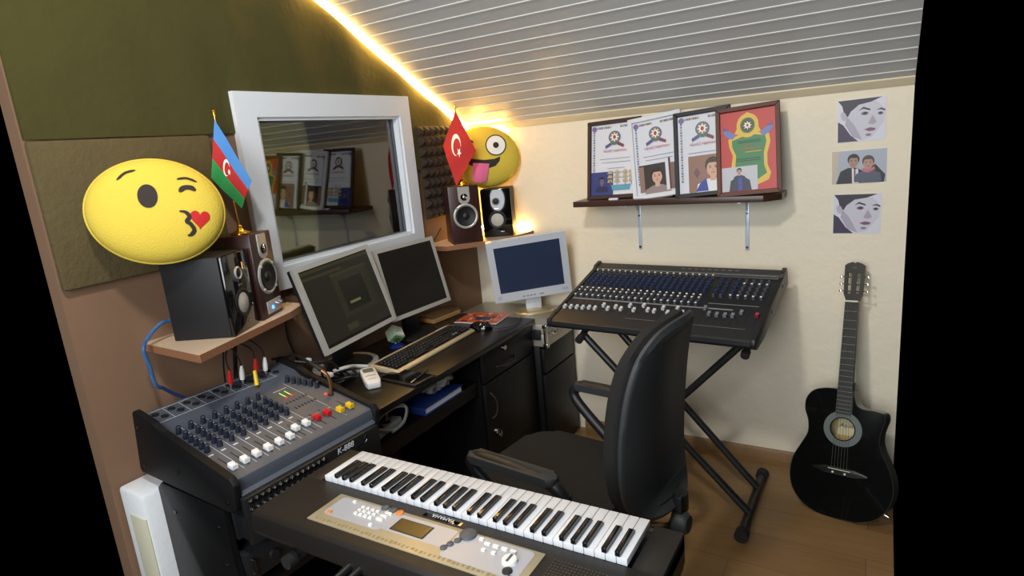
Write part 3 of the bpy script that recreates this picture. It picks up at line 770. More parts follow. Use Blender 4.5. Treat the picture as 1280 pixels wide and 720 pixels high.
mb = MB(M_slot); mb.lathe([(.0, .001), (.006, .001), (.010, .0035), (.011, .001), (.011, 0)], 14); mb.lathe([(.0, .0012), (.005, .0012), (.005, 0)], 10)
jk = mb.build('jack_socket', mx); first = True
for k in range(9):
    for dx, y in ((0, .427), (.014, .400)):
        Mx = Matrix.Translation((.021+.0485*k+dx, y, .012))
        if first: jk.matrix_local = Mx; first = False
        else: clone(jk, mx, Mx)
# level meter
M_lg = mat('green led', '#b8ff30', .4, emit='#a8f02a', estr=1.6); M_lr = mat('red led', '#ff4030', .4, emit='#ff3020', estr=2.5)
for x in (.350, .370):
    mb = MB(M_lg); mb.b2((x-.0007, .252, .0001), (x+.0007, .283, .0015)); mb.m(M_lr); mb.b2((x-.002, .242, .0001), (x+.002, .248, .0018)); mb.build('level_meter', mx)
mb = MB(mat('red print', '#b03028', .5)); mb.b2((.335, .240, .0001), (.386, .2415, .001)); mb.build('meter_line', mx)
mb = MB(M_lr); mb.cyl((.444, .165, 0), (.444, .165, .004), .004, seg=10); mb.build('power_lamp', mx)

# cables plugged into the mixer
def W2(x, y, z): return tuple(MXM @ Vector((x, y, z)))
M_bcord = mat('black cord', '#101114', .5)
def plug(col, name, x, y, z0, label, pts, ln=.03):
    t = empty('audio_plug', W2(x, y, z0)); t.matrix_world = MXM @ Matrix.Translation((x, y, z0)) @ Matrix.Scale(1.25, 4); tag(t, label, 'audio cable', 'phono plugs on the mixer')
    mb = MB(M_chrome); mb.cyl((0, 0, 0), (0, 0, .018), .0045, seg=10); mb.build('pin', t)
    mb = MB(col); mb.lathe([(0, .016), (.0065, .016), (.0068, .034), (.0045, .050), (.003, .056), (0, .056)], 14); mb.build('sleeve', t)
    mb = MB(M_bcord); mb.tube([(0, 0, .054)]+pts, .0022, 8, 8); mb.build('cord', t)
plug(M_red, 'r', .255, .404, .013, 'red phono plug, nearest the camera of the four on the mixer', [(.005, .02, .085), (.035, .045, .115), (.06, .06, .10), (.07, .08, .02), (.08, .10, -.06)])
plug(M_white, 'w', .298, .404, .013, 'white phono plug between the two red phono plugs on the mixer', [(.0, .02, .085), (-.015, .045, .12), (.005, .06, .135), (.03, .07, .09), (.03, .09, -.05)])
plug(M_red, 'r', .345, .396, .025, 'red phono plug joined to a yellow plug on the mixer', [(.0, .01, .075), (-.005, .03, .085), (-.02, .06, .08), (-.01, .09, -.05)])
plug(M_white, 'w', .386, .404, .013, 'white phono plug farthest from the camera on the mixer', [(.0, .02, .08), (-.03, .05, .11), (-.07, .065, .10), (-.07, .085, .03), (-.06, .10, -.06)])
t = empty('audio_plug'); t.matrix_world = MXM @ Matrix.Translation((.318, .352, .002)); tag(t, 'yellow phono plug pointing down onto the mixer panel', 'audio cable', 'phono plugs on the mixer')
mb = MB(M_gold); mb.cyl((0, 0, 0), (.002, .006, .016), .002, .004, 10); mb.build('pin', t)
mb = MB(M_yel); mb.cyl((.002, .006, .015), (.012, .030, .058), .0075, .006, 12); mb.build('sleeve', t)
t = empty('jack_adapter'); t.matrix_world = MXM @ Matrix.Translation((.455, .150, .001)); tag(t, 'copper coloured jack plug with black cable at the desk side of the mixer', 'audio cable')
M_cop = mat('copper brown metal', '#9a6a45', .3, .8)
mb = MB(M_black); mb.lathe([(0, 0), (.010, 0), (.010, .004), (0, .004)], 14); mb.build('nut', t)
mb = MB(M_cop); mb.tube([(0, 0, .003), (0, .002, .04), (-.004, .012, .07), (-.012, .03, .085)], .006, 10, 5); mb.build('shaft', t)
mb = MB(M_bcord); mb.tube([(-.012, .03, .085), (-.02, .08, .10), (.0, .16, .09), (.03, .24, .06), (.05, .31, .02), (.06, .40, -.02)], .005, 8, 8); mb.build('cord', t)
# tangle of cables between mixer and monitor
tg = empty('cable_bundle', (-1.78, 1.50, .7512)); tag(tg, 'bundle of black and white cables on the desk behind the mixer cheek', 'cables')
mb = MB(M_bcord)
for k in range(4): mb.tube([(.06*math.cos(a)*(1+.1*k)+.01*k, .05*math.sin(a)+.012*k, .012+.008*k+.006*math.sin(3*a+k)) for a in [2*PI*i/14 for i in range(14)]], .0045, 8, 3, True)
mb.build('black_coil', tg)
mb = MB(M_bcord); mb.tube([(-.04, -.10, .13), (.0, -.06, .115), (.03, 0, .10), (.02, .05, .04), (.0, .08, .012)], .006, 8, 6); mb.build('cord', tg)
mb = MB(M_cord); mb.tube([(.02, .02, .055), (.03, .08, .05), (.01, .14, .03), (.03, .19, .012)], .0075, 8, 6); mb.build('white_cord', tg)
mb = MB(M_white); mb.b2((.02, -.03, .05), (.055, -.012, .066), .003); mb.b2((-.055, -.05, .10), (-.03, -.03, .12), .003); mb.build('connector', tg)
mb = MB(mat('brown plug', '#3d3023', .4)); mb.box((.0, -.01, .085), (.03, .05, .03), .006, Mx=Matrix.Rotation(R(30), 4, 'Z')); mb.build('adapter', tg)

# ---------------------------------------------------------------- rack below the mixer
rk = empty('equipment_rack', (-1.65, 1.10, 0)); rk.matrix_world = Matrix.Translation((-1.645, 1.105, 0)) @ Matrix.Rotation(R(-3.6), 4, 'Z'); tag(rk, 'black equipment rack standing under the small mixing console', 'rack')
# local: front +X, width Y
for s in (-1, 1):
    mb = MB(M_deskf); mb.prism([(-.20, 0), (.20, 0), (.20, .36), (.165, .52), (.165, .684), (-.17, .684), (-.20, .66)], s*.243-.008, s*.243+.008, lambda x, z, t: (x, t, z), .002)
    sp = mb.build('side_panel', rk)
    mb = MB(M_dim)
    for x, z in ((.12, .62), (.12, .50), (-.12, .60), (.15, .40), (-.1, .30)): mb.cyl((x, s*.251, z), (x, s*.254, z), .006, seg=10)
    mb.build('screw', sp)
mb = MB(M_deskf); mb.b2((-.20, -.234, .05), (-.19, .234, .69)); mb.build('back_panel', rk)
mb = MB(M_deskf); mb.b2((-.19, -.234, .04), (.19, .234, .06)); mb.build('tray', rk); mb = MB(M_deskf); mb.b2((-.18, -.234, .40), (.19, .234, .42)); mb.build('tray', rk)
# processor unit
un = MB(M_black); un.b2((-.15, -.232, .585), (.176, .232, .668), .003); un.b2((.176, -.232, .60), (.24, .232, .668), .003); un.b2((.239, -.240, .60), (.259, .240, .738), .003); un = un.build('processor_unit', rk)
mb = MB(M_dim); mb.lathe([(0, .006), (.004, .006), (.005, .004), (.007, .004), (.008, 0)], 10, ax=(1, 0, 0)); j0 = mb.build('jack_nut', un); first = True
for r_ in range(2):
    for k in range(14):
        Mx = Matrix.Translation((.259, -.222+.0185*k, .724-.024*r_))
        if first: j0.matrix_local = Mx; first = False
        else: clone(j0, un, Mx)
TX = Matrix.Rotation(R(90), 4, 'Z') @ FRONT
text('model_lettering', 'K-888', .026, M_line, un, Matrix.Translation((.2595, .10, .723)) @ TX, shear=.2)
text('model_lettering', 'New Sound CK', .018, M_dim, un, Matrix.Translation((.2595, .10, .702)) @ TX, shear=.4)
mb = MB(M_dim); mb.tube([(.2605, .185, .730), (.2605, .178, .722), (.2605, .185, .714), (.2605, .178, .706)], .002, 6, 3); mb.build('emblem', un)
un2 = MB(M_black); un2.b2((-.15, -.232, .455), (.190, .232, .54), .003); un2 = un2.build('amplifier_unit', rk)
for k in range(3):
    mb = MB(M_blacks); mb.cyl((.176, -.15+.08*k, .497), (.20, -.15+.08*k, .497), .017, .014, 20); mb.build('knob', un2)
mb = MB(M_dim); mb.tube([(.176, .19, .475), (.20, .19, .475), (.20, .19, .52), (.176, .19, .52)], .004, 8); mb.build('rack_handle', un2); mb = MB(M_dim); mb.tube([(.176, -.215, .475), (.20, -.215, .475), (.20, -.215, .52), (.176, -.215, .52)], .004, 8); mb.build('rack_handle', un2)

# white packing foam
fo = empty('foam_block'); fo.matrix_world = Matrix.Translation((-1.86, .86, 0)) @ Matrix.Rotation(R(4), 4, 'Z')
fo.matrix_world = Matrix.Translation((-1.918, .885, 0))
tag(fo, 'white packing foam slab leaning between the rack and the brown wall', 'foam block')
mb = MB(M_foamw)
mb.prism([(-.075, 0), (.06, 0), (.06, .655), (-.075, .66)], -.07, .06, lambda x, z, t: (x, t, z), .012); 
mb.build('slab', fo)
mb = MB(mat('yellowed foam', '#c9c7ae', .85)); mb.b2((-.03, -.074, .03), (.055, -.068, .58), .002); mb.build('recess', fo)

# ---------------------------------------------------------------- synthesiser keyboard
sy = empty('electronic_keyboard', (-.835, .975, .60)); tag(sy, 'dark electronic piano keyboard with silver control panel in the foreground', 'keyboard')
o = (-.835, .975, .60)
sx0, sx1, sy0, sy1, zt = -1.318, -.335, .805, 1.152, .750
mb = MB(mat('dark brown black casing', '#1d1a17', .5))
mb.prism([(sy0+.03, .66), (sy0, .70), (sy0+.004, zt-.006), (sy0+.016, zt), (.992, zt), (.994, zt-.022), (1.140, zt-.022), (1.143, zt-.012), (sy1, zt-.014), (sy1, .67), (sy1-.02, .66)], sx0, sx1, lambda y, z, t: (t-o[0], y-o[1], z-o[2]), .003)
mb.b2((sx0-o[0], .99-o[1], .70-o[2]), (-1.262-o[0], sy1-o[1], zt-o[2]), .003); mb.b2((-.400-o[0], .99-o[1], .70-o[2]), (sx1-o[0], sy1-o[1], zt-.008-o[2]), .003)
body = mb.build('casing', sy)
# keys: 36 white, 25 black; treble end is on the camera's left
kx0, kwid = -.404, .0236
mb = MB(M_keyw); mb.b2((-.0112, -.0715, -.016), (.0112, .0715, 0), .0012)
wk = mb.build('white_key', sy); first = True
for k in range(36):
    Mx = Matrix.Translation((kx0-kwid*(k+.5)-o[0], 1.066-o[1], .7635-o[2]))
    if first: wk.matrix_local = Mx; first = False
    else: clone(wk, sy, Mx)
mb = MB(M_keyb); mb.prism([(-.0465, 0), (.0465, 0), (.0445, .004), (.036, .0115), (-.0465, .0115)], -.0055, .0055, lambda y, z, t: (t, y, z), .001, 1)
bk_ = mb.build('black_key', sy); first = True
for k in range(35):
    if k % 7 in (0, 1, 3, 4, 5):
        Mx = Matrix.Translation((kx0-kwid*(k+1)-o[0]+{0: .0025, 1: -.0025, 3: .003, 4: 0, 5: -.003}[k % 7], 1.041-o[1], .7637-o[2]))
        if first: bk_.matrix_local = Mx; first = False
        else: clone(bk_, sy, Mx)
# control panel
M_pan = mat('champagne silver panel', '#aca184', .35, .25); M_pan2 = mat('blue silver inlay', '#b0b5c1', .35, .2)
px0, px1, py0, py1 = -1.155, -.567, .846, .958
SPL = lambda x, y, t: (x-o[0], y-o[1], t-o[2])
mb = MB(M_pan); mb.b2(SPL(px0, py0, zt-.001), SPL(px1, py1, zt+.003), .001); pan = mb.build('control_panel', sy)
def rr(x0, y0, x1, y1, r):
    out = []
    for cx, cy, a0 in ((x1-r, y1-r, 0), (x0+r, y1-r, 90), (x0+r, y0+r, 180), (x1-r, y0+r, 270)):
        out += [(cx+r*math.cos(R(a0+15*i)), cy+r*math.sin(R(a0+15*i))) for i in range(7)]
    return out
mb = MB(M_pan2); mb.prism(rr(-1.135, .876, -.955, .950, .012), zt+.002, zt+.0036, SPL); mb.prism(rr(-.955, .885, -.78, .948, .006), zt+.002, zt+.0035, SPL); mb.prism(rr(-.775, .862, -.585, .952, .014), zt+.002, zt+.0037, SPL); mb.build('inlay', pan)
mb = MB(mat('panel print', '#8f7e5c', .5))
rnd = random.Random(5)
for k in range(46):
    x = px0+.02+k*.0122; mb.b2(SPL(x, .851+rnd.uniform(0, .003), zt+.0028), SPL(x+rnd.uniform(.004, .009), .862-rnd.uniform(0, .003), zt+.0033))
mb.build('panel_legend', pan)
mb = MB(M_black); mb.prism(rr(-.935, .891, -.838, .936, .002), zt+.002, zt+.0040, SPL); dsp = mb.build('display_frame', pan)
mb = MB(mat('amber brown lcd', '#5d4a22', .2)); mb.prism(rr(-.930, .894, -.843, .933, .002), zt+.003, zt+.0043, SPL); mb.build('display', dsp)
mb = MB(M_white); mb.prism(rr(-.005, -.004, .005, .004, .002), 0, .004, lambda x, y, t: (x, y, t)); bw = mb.build('button', pan); first = True
def btn(x, y, s=1, z=.0036):
    global first
    Mx = Matrix.Translation(SPL(x, y, zt+z)) @ Matrix.Diagonal((s, 1, 1, 1))
    if first: bw.matrix_local = Mx; first = False; return bw
    return clone(bw, pan, Mx)
for r_ in range(3):
    for c in range(4): btn(-1.052+.0155*c, .905+.013*r_)
btn(-1.09, .941); btn(-.985, .884); btn(-.975, .935, 2); btn(-.978, .922, 2); btn(-.98, .909, 2)
for k in range(4): btn(-.695+.0215*k, .934, 1.4)
btn(-.692, .914); btn(-.667, .914); btn(-.715, .943)
def rnd_btn(name, mt, x, y, r, h=.004, lab=None):
    mb = MB(mt); mb.lathe([(0, 0), (r, 0), (r*.95, h*.8), (r*.8, h), (0, h)], 22, SPL(x, y, zt+.0036)); ob = mb.build(name, pan)
    if lab: ob['label'] = lab
M_gb = mat('grey button', '#50565c', .4); M_ob = mat('orange button', '#d7823c', .4)
rnd_btn('button', M_gb, -1.0, .951, .010, lab='grey round button'); rnd_btn('button', M_gb, -.975, .950, .010, lab='grey round button'); rnd_btn('button', M_ob, -.952, .949, .010, lab='orange round button')
rnd_btn('button', M_ob, -1.118, .884, .006, lab='orange round button')
rnd_btn('dial', M_gb, -.752, .944, .020, .006)
for x, y in ((-.762, .918), (-.770, .902), (-.776, .886)): rnd_btn('button', M_gb, x, y, .008, lab='grey round button')
rnd_btn('volume_dial', M_white, -.622, .905, .017, .010)
mb = MB(M_gb); mb.b2(SPL(-.625, .893, zt+.0135), SPL(-.619, .917, zt+.0142)); mb.build('dial_pointer', pan)
rnd_btn('power_button', M_black, -.612, .878, .011, .004)
mb = MB(M_slot); mb.b2(SPL(-.605, .868, zt+.0036), SPL(-.575, .870, zt+.0041)); mb.build('switch_legend', pan)
mb = MB(M_gloss); mb.b2(SPL(-.90, .968, zt-.0004), SPL(-.79, .988, zt+.0006), .0003, 1); mb.build('brand_plate', sy)
text('brand_lettering', 'YAMAHA', .016, M_line, sy, Matrix.Translation(SPL(-.845, .978, zt+.0010)) @ Matrix.Rotation(PI, 4, 'Z'), ext=.0003)
# speaker grille
M_gr = mat('grille', '#3a352c', .7)
mb = MB(M_gr)
for i in range(26):
    for j in range(13):
        x, y = -.545+.0075*i, .848+.0085*j
        mb.b2(SPL(x, y, zt-.0005), SPL(x+.0045, y+.004, zt+.0008))
gg = mb.build('speaker_grille', sy); gg['kind'] = 'stuff'
# keyboard cables at its back
for k, x in enumerate((-.985, -.955)):
    t = empty('audio_cable', (x, .81, .70)); tag(t, ('grey cable with black plug at the keyboard back, left of its pair', 'grey cable with black plug at the keyboard back, right of its pair')[k], 'cable', 'cables behind the piano keyboard')
    mb = MB(M_black); mb.cyl((0, .001, 0), (-.004, -.045, -.006), .009, .007, 12); mb.build('plug', t)
    mb = MB(mat('grey cable', '#a9a294', .4)); mb.tube([(-.004, -.044, -.006), (-.012, -.066, -.03), (-.016, -.07, -.10), (-.012, -.06, -.25), (-.005, -.02, -.45), (.03, .05, -.60), (.06, .16, -.688)], .0035, 8, 8); mb.build('cord', t)

# ---------------------------------------------------------------- X stands
def xstand(name, cx, cy, xl, xr, ztop, dtop, foot, tilt, double, label, up=.0, dx=0.0):
    t = empty(name, (cx, cy, 0)); tag(t, label, 'stand')
    fl, fr_ = xl+dx-cx, xr-dx-cx
    def bar(nm, a, b, r=.0155):
        mb = MB(M_metalblk); mb.cyl(a, b, r, seg=14); return mb.build(nm, t)
    ys = (-.10, .10) if double else (-.03,)
    tops = []
    for y in ys: bar('leg_bar', (xl-cx, y, ztop+y*math.tan(R(tilt))), (xr-cx, y, .045))
    bar('leg_bar', (xr-cx, .0 if double else .03, ztop), (xl-cx, 0 if double else .03, .045))
    for x in (xl-cx, xr-cx):
        h = foot/2
        ob = bar('foot_bar', (x, -h, .028), (x, h, .028), .018)
        for s in (-1, 1): mb = MB(M_rubber); mb.cyl((x, s*h, .028), (x, s*(h+.035), .028), .026, .027, 14); mb.build('foot_cap', ob)
        d = dtop/2; k = math.tan(R(tilt))
        ob = bar('rest_arm', (x, -d, ztop+.012-d*k), (x, d, ztop+.012+d*k), .014)
        mb = MB(M_rubber); mb.cyl((x, -d-.012, ztop+.012-(d+.012)*k), (x, -d+.015, ztop+.012-(d-.015)*k), .017, seg=14); mb.build('rest_cap', ob)
    mb = MB(M_rubber); zc = (ztop+.045)/2; mb.cyl(((xl+xr)/2-cx, -.15 if double else -.075, zc), ((xl+xr)/2-cx, .13 if double else .06, zc), .022, seg=16); mb.build('pivot', t)
    return t
xstand('mixer_stand', -.79, 2.45, -1.10, -.42, .770, .30, .44, 15.6, True, 'black X shaped stand carrying the big mixer by the cream wall')
xstand('keyboard_stand', -.80, .98, -1.20, -.42, .634, .34, .44, 0, False, 'black X shaped stand under the piano keyboard')

# ---------------------------------------------------------------- large mixer
BMM = Matrix.Translation((-.817, 2.288, .815)) @ Matrix.Rotation(R(-4.57), 4, 'Z') @ Matrix.Rotation(R(15.6), 4, 'X')
bm = empty('mixing_desk'); bm.matrix_world = BMM; tag(bm, 'large black mixing desk full of knobs on the X stand by the wall', 'mixer')
bw2 = .425
mb = MB(mat('black enamel panel', '#1e2024', .42)); mb.prism([(-.0, 0), (.455, 0), (.47, .014), (.515, .014), (.525, .002), (.52, -.055), (.10, -.055), (.02, -.045), (-.010, -.036), (-.016, -.022), (-.010, -.006)], -bw2, bw2, XYp); mb.build('chassis', bm)
for x0, x1 in ((-bw2-.018, -bw2-.0004), (bw2+.0004, bw2+.018)):
    mb = MB(M_metalblk); mb.prism([(-.012, .006), (.46, .006), (.475, .022), (.525, .022), (.535, .005), (.53, -.062), (.10, -.062), (.01, -.052), (-.02, -.030), (-.02, -.012)], x0, x1, XYp, .003); sc = mb.build('side_cheek', bm)
    if x0 > 0:
        mb = MB(M_dim)
        for y, z in ((.44, -.02), (.25, -.03)): mb.cyl((x1, y, z), (x1+.003, y, z), .006, seg=10)
        mb.build('screw', sc)
mb = MB(mat('grey print band', '#8f9096', .5)); mb.b2((-.415, .186, .0002), (.31, .194, .0009)); mb.b2((.20, .228, .0002), (.40, .231, .0009)); mb.b2((-.1, .06, .0002), (.39, .061, .0008)); mb.b2((-.415, .458, .012), (.415, .459, .0145))
for k in range(9): mb.b2((.0+.03*k, .49, .0142), (.015+.03*k, .494, .0147))
mb.m(M_slot)
cx_ = [-.408+.0297*k for k in range(20)]
for k, x in enumerate(cx_+[.205, .232, .264, .295, .324, .350, .378, .411]): mb.b2((x-.001, .085, .0001), (x+.001, .178, .0006))
mb.build('panel_print', bm)
def bknob(mt, dot):
    mb = MB(mt); mb.lathe([(0, 0), (.0075, 0), (.006, .013), (0, .014)], 10)
    if dot: mb.m(dot); mb.lathe([(.0052, .0136), (.0045, .0155), (0, .0157)], 10)
    return mb
M_bl = mat('navy knob', '#26345a', .4); M_gk = mat('slate knob', '#4a4d55', .45)
allk = []
for x in cx_:
    allk.append((x, .445, 'w'))
    for r_ in range(5): allk.append((x, .41-.024*r_, 'b'))
    allk.append((x, .272, 'w')); allk.append((x, .248, 'w')); allk.append((x, .222, 'g')); allk.append((x, .205, 'w'))
for x in (.205, .235, .275, .305, .335, .365, .395):
    for r_ in range(5): allk.append((x, .42-.034*r_, 'b' if x < .3 and r_ < 4 else ('w' if (r_+int(x*1000)) % 3 == 0 else 'g')))
allk.sort(key=lambda q: q[1])
protos = {}; near, far = allk[:98], allk[98:]
for x, y, c in near:
    if c not in protos:
        protos[c] = bknob({'w': M_gk, 'b': M_bl, 'g': M_gk}[c], {'w': M_white, 'b': None, 'g': None}[c]).build('knob', bm); protos[c].matrix_local = Matrix.Translation((x, y, 0))
    else: clone(protos[c], bm, Matrix.Translation((x, y, 0)))
mb = MB(M_gk, M_bl, M_white)
for x, y, c in far:
    mb.m(M_bl if c == 'b' else M_gk); mb.lathe([(0, 0), (.0075, 0), (.006, .013), (0, .014)], 8, (x, y, 0))
    if c == 'w': mb.m(M_white); mb.lathe([(.0052, .0136), (.0045, .0155), (0, .0157)], 8, (x, y, 0))
ob = mb.build('knob_rows', bm); ob['kind'] = 'stuff'
fw = fg = None
M_capw = mat('pale grey cap', '#c3c5ca', .4)
fyb = [.099, .101, .103, .103, .108, .106, .136, .112, .131, .118, .15, .119, .16, .128, .124, .152, .12, .158, .128, .131]
for x, y in list(zip(cx_, fyb)): ob = faderknob('fader_cap', M_capw, bm, fw, x, y); fw = fw or ob
for x, y in ((.205, .178), (.232, .138), (.264, .135), (.295, .136), (.324, .138), (.350, .166)): ob = faderknob('fader_cap', mat('grey cap', '#6f7278', .4), bm, fg, x, y); fg = fg or ob
faderknob('fader_cap', mat('crimson cap', '#8c1f33', .4), bm, None, .411, .155)['label'] = 'red fader cap'
for obj_ in [c for c in bm.children if c.name.startswith('fader_cap')]: obj_.scale = (.72, .85, 1)

# ---------------------------------------------------------------- office chair
ch = empty('office_chair', (-.85, 1.66, 0), -97); tag(ch, 'black office chair with armrests turned towards the desk', 'chair')
mb = MB(M_seat); mb.prism(rr(-.245, -.31, .245, .21, .09), .43, .495, lambda x, y, t: (x, y, t), .02, 3); mb.build('seat', ch)
mb = MB(M_shell); mb.prism(rr(-.235, -.30, .235, .20, .085), .405, .432, lambda x, y, t: (x, y, t), .008); mb.build('seat_shell', ch)
for s in (-1, 1):
    mb = MB(M_black)
    mb.tube([(s*.30, .17, .615), (s*.305, .13, .655), (s*.305, .02, .668), (s*.305, -.11, .672), (s*.30, -.165, .655), (s*.295, -.165, .62), (s*.285, -.10, .56), (s*.275, .0, .475), (s*.265, .03, .42)], .019, 12, 5)
    mb.tube([(s*.30, .17, .625), (s*.295, .19, .56), (s*.28, .15, .47), (s*.265, .10, .42)], .017, 10, 5)
    mb.b2((min(s*.19, s*.275), -.01, .395), (max(s*.19, s*.275), .12, .425), .004)
    ar = mb.build('armrest', ch)
    mb = MB(M_shell); mb.prism(rr(s*.305-.027, -.17, s*.305+.027, .15, .024), .664, .690, lambda x, y, t: (x, y, t+(.012*(1-((y+.02)/.17)**2))-.012), .008, 2); mb.build('arm_pad', ar)
# backrest outline in local X,Z ; leaned back
def back_outline(k=1.0):
    pts = []
    half = [(0, .0), (.10, .0), (.165, .015), (.205, .06), (.222, .13), (.226, .22), (.222, .32), (.208, .42), (.18, .505), (.13, .56), (.07, .583), (0, .588)]
    P = catmull([Vector((x, 0, z)) for x, z in half], 4)
    R_ = [(p.x*k, .29+(p.z-.29)*k) for p in P]
    return R_+[(-x, z) for x, z in R_[-2:0:-1]]
BK = Matrix.Translation((0, .345, .50)) @ Matrix.Rotation(R(-3.5), 4, 'X') @ Matrix.Diagonal((.94, 1, 1, 1))
def shellm(k, y0, y1, mt, bow, bev):
    mb = MB(mt); pts = back_outline(k); n = len(pts)
    rings = [(1-bev/.22, y0), (1, y0+bev*.8), (1, y1-bev*.8), (1-bev/.22, y1)]
    RR = []
    for sc_, y in rings: RR.append([mb.v((x*sc_, y+bow*(x/.22)**2, .29+(z-.29)*sc_)) for x, z in pts])
    for A, B in zip(RR, RR[1:]):
        for i in range(n): mb.face([A[i], A[(i+1) % n], B[(i+1) % n], B[i]])
    for RQ, sgn in ((RR[0], 0), (RR[-1], 1)):
        # fill with horizontal strips so that the bow stays smooth
        m2 = n//2
        for i in range(m2):
            a, b = RQ[i], RQ[i+1]; c, d = RQ[(n-i-1) % n], RQ[(n-i) % n]
            vs = [];
            for q in (a, b, c, d):
                if q not in vs: vs.append(q)
            if len(vs) >= 3: mb.face(vs)
    mb.bm.transform(BK); return mb
shellm(.985, -.045, .004, M_seat, -.075, .016).build('back_cushion', ch, ang=50)
shellm(1.0, .0045, .030, M_shell, -.075, .010).build('backrest', ch, ang=50)
mb = MB(M_black); mb.tube([(0, .05, .385), (0, .22, .38), (0, .33, .40), (0, .365, .45), (0, .375, .54)], .022, 10, 5); mb.b2((-.03, .365, .47), (.03, .39, .54), .008); mb.build('spine_bracket', ch)
mb = MB(M_shell); mb.lathe([(0, 0), (.03, 0), (.033, .01), (.033, .035), (.026, .045), (0, .046)], 16, (.02, .362, .455), (0, 1, 0)); mb.build('adjustment_knob', ch)
mb = MB(M_black); mb.b2((-.11, -.08, .37), (.11, .12, .408), .01); mb.build('tilt_mechanism', ch)
mb = MB(M_blacks); mb.cyl((0, 0, .09), (0, 0, .25), .028); mb.cyl((0, 0, .25), (0, 0, .38), .018); mb.build('gas_column', ch)
for k in range(5):
    a = R(18+72*k); d = Vector((math.cos(a), math.sin(a), 0)); n = Vector((-d.y, d.x, 0))
    mb = MB(M_black); mb.tube([d*.02+Vector((0, 0, .125)), d*.16+Vector((0, 0, .11)), d*.29+Vector((0, 0, .085))], lambda t: .026-.008*t, 10, 3)
    lg = mb.build('leg', ch)
    mb = MB(M_rubber)
    for s in (-1, 1): mb.cyl(d*.30+n*s*.008+Vector((0, 0, .028)), d*.30+n*s*.024+Vector((0, 0, .028)), .0275, seg=18)
    mb.cyl(d*.285+Vector((0, 0, .03)), d*.285+Vector((0, 0, .09)), .008, seg=10); mb.build('caster', lg)

# ---------------------------------------------------------------- guitar
gt = empty('acoustic_guitar', (-.112, 2.50, .002), -14, -18.5, -3.2); tag(gt, 'black cutaway acoustic guitar leaning against the cream wall', 'guitar')
gt.scale = (1.02, 1.02, 1.02)
half_l = [(0, 0), (-.07, .004), (-.13, .03), (-.172, .08), (-.186, .14), (-.178, .205), (-.15, .265), (-.128, .315), (-.130, .365), (-.145, .41), (-.142, .455), (-.115, .49), (-.07, .505), (-.03, .507)]
half_r = [(.03, .507), (.034, .48), (.045, .452), (.07, .440), (.105, .440), (.138, .434), (.145, .41), (.135, .37), (.130, .33), (.14, .29), (.165, .24), (.183, .19), (.188, .14), (.172, .08), (.13, .03), (.07, .004)]
Pl = [(p.x, p.z) for p in catmull([Vector((x, 0, z)) for x, z in half_l], 4)]; Pr = [(p.x, p.z) for p in catmull([Vector((x, 0, z)) for x, z in half_r], 4)]
outl = Pl+Pr
M_gtop = mat('black gloss lacquer', '#0b0d0b', .14, coat=.4); M_gside = mat('dark lacquered side', '#64645a', .3)
mb = MB(M_gside)
n = len(outl)
A = [mb.v((x, .0, z)) for x, z in outl]; B = [mb.v((x, .085, z)) for x, z in outl]
for i in range(n): mb.face([A[i], B[i], B[(i+1) % n], A[(i+1) % n]])
mb.face(B); mb.build('body_side', gt, ang=50)
mb = MB(M_gtop)
cz0 = .352; hr = .043
# soundboard with a real hole
H = [(hr*math.cos(2*PI*i/40), cz0+hr*math.sin(2*PI*i/40)) for i in range(40)]
ov = [mb.v((x, -.001, z)) for x, z in outl]; hv = [mb.v((x, -.001, z)) for x, z in H]
es = [mb.bm.edges.new((ov[i], ov[(i+1) % n])) for i in range(n)]+[mb.bm.edges.new((hv[i], hv[(i+1) % 40])) for i in range(40)]
bmesh.ops.triangle_fill(mb.bm, use_beauty=True, use_dissolve=False, edges=es)
sb = mb.build('soundboard', gt)
mb = MB(mat('dark binding', '#2b2e29', .4)); mb.tube([(x, -.0005, z) for x, z in outl], .0016, 6, closed=True); mb.build('binding', gt)
mb = MB(mat('grey rosette', '#5f6866', .4)); mb.lathe([(.047, 0), (.070, 0), (.070, .0006), (.047, .0006), (.047, 0)], 48, (0, -.0011, cz0), (0, -1, 0)); mb.build('rosette', gt)
mb = MB(mat('pale inner wood', '#b99f63', .6)); mb.lathe([(0, 0), (.075, 0)], 32, (0, .07, cz0), (0, -1, 0)); ib = mb.build('inner_back', gt)
mb = MB(mat('cream paper label', '#cfc59c', .6)); mb.b2((-.038, .0675, cz0-.03), (.062, .069, cz0+.035)); mb.build('paper_label', ib)
text('label_lettering', 'Aqustica', .021, mat('brown ink', '#4b3416', .6), ib, Matrix.Translation((.006, .0672, cz0+.008)) @ FRONT, ext=.0002, shear=.3)
M_neck = mat('dark rosewood', '#1c1813', .4)
mb = MB(M_neck); mb.prism([(-.0275, .412), (.0275, .412), (.0235, .86), (-.0235, .86)], -.010, -.0015)
mb.prism([(-.026, .50), (.026, .50), (.0225, .86), (-.0225, .86)], -.0015, .018, bev=.004); mb.prism([(-.028, .46), (.028, .46), (.026, .54), (-.026, .54)], .0, .05, bev=.004); nk = mb.build('neck', gt)
mb = MB(mat('fret metal', '#8f8f86', .35, .8))
L = .86-.18
for k in range(1, 19):
    z = .86-L*(1-2**(-k/12)); wz = .0235+.004*(.86-z)/.448
    if z > .415: mb.b2((-wz, -.0112, z-.0007), (wz, -.0098, z+.0007))
mb.build('frets', nk)
mb = MB(mat('bone nut', '#d9d5c6', .4)); mb.b2((-.0235, -.0135, .859), (.0235, -.002, .865)); mb.build('nut', nk)
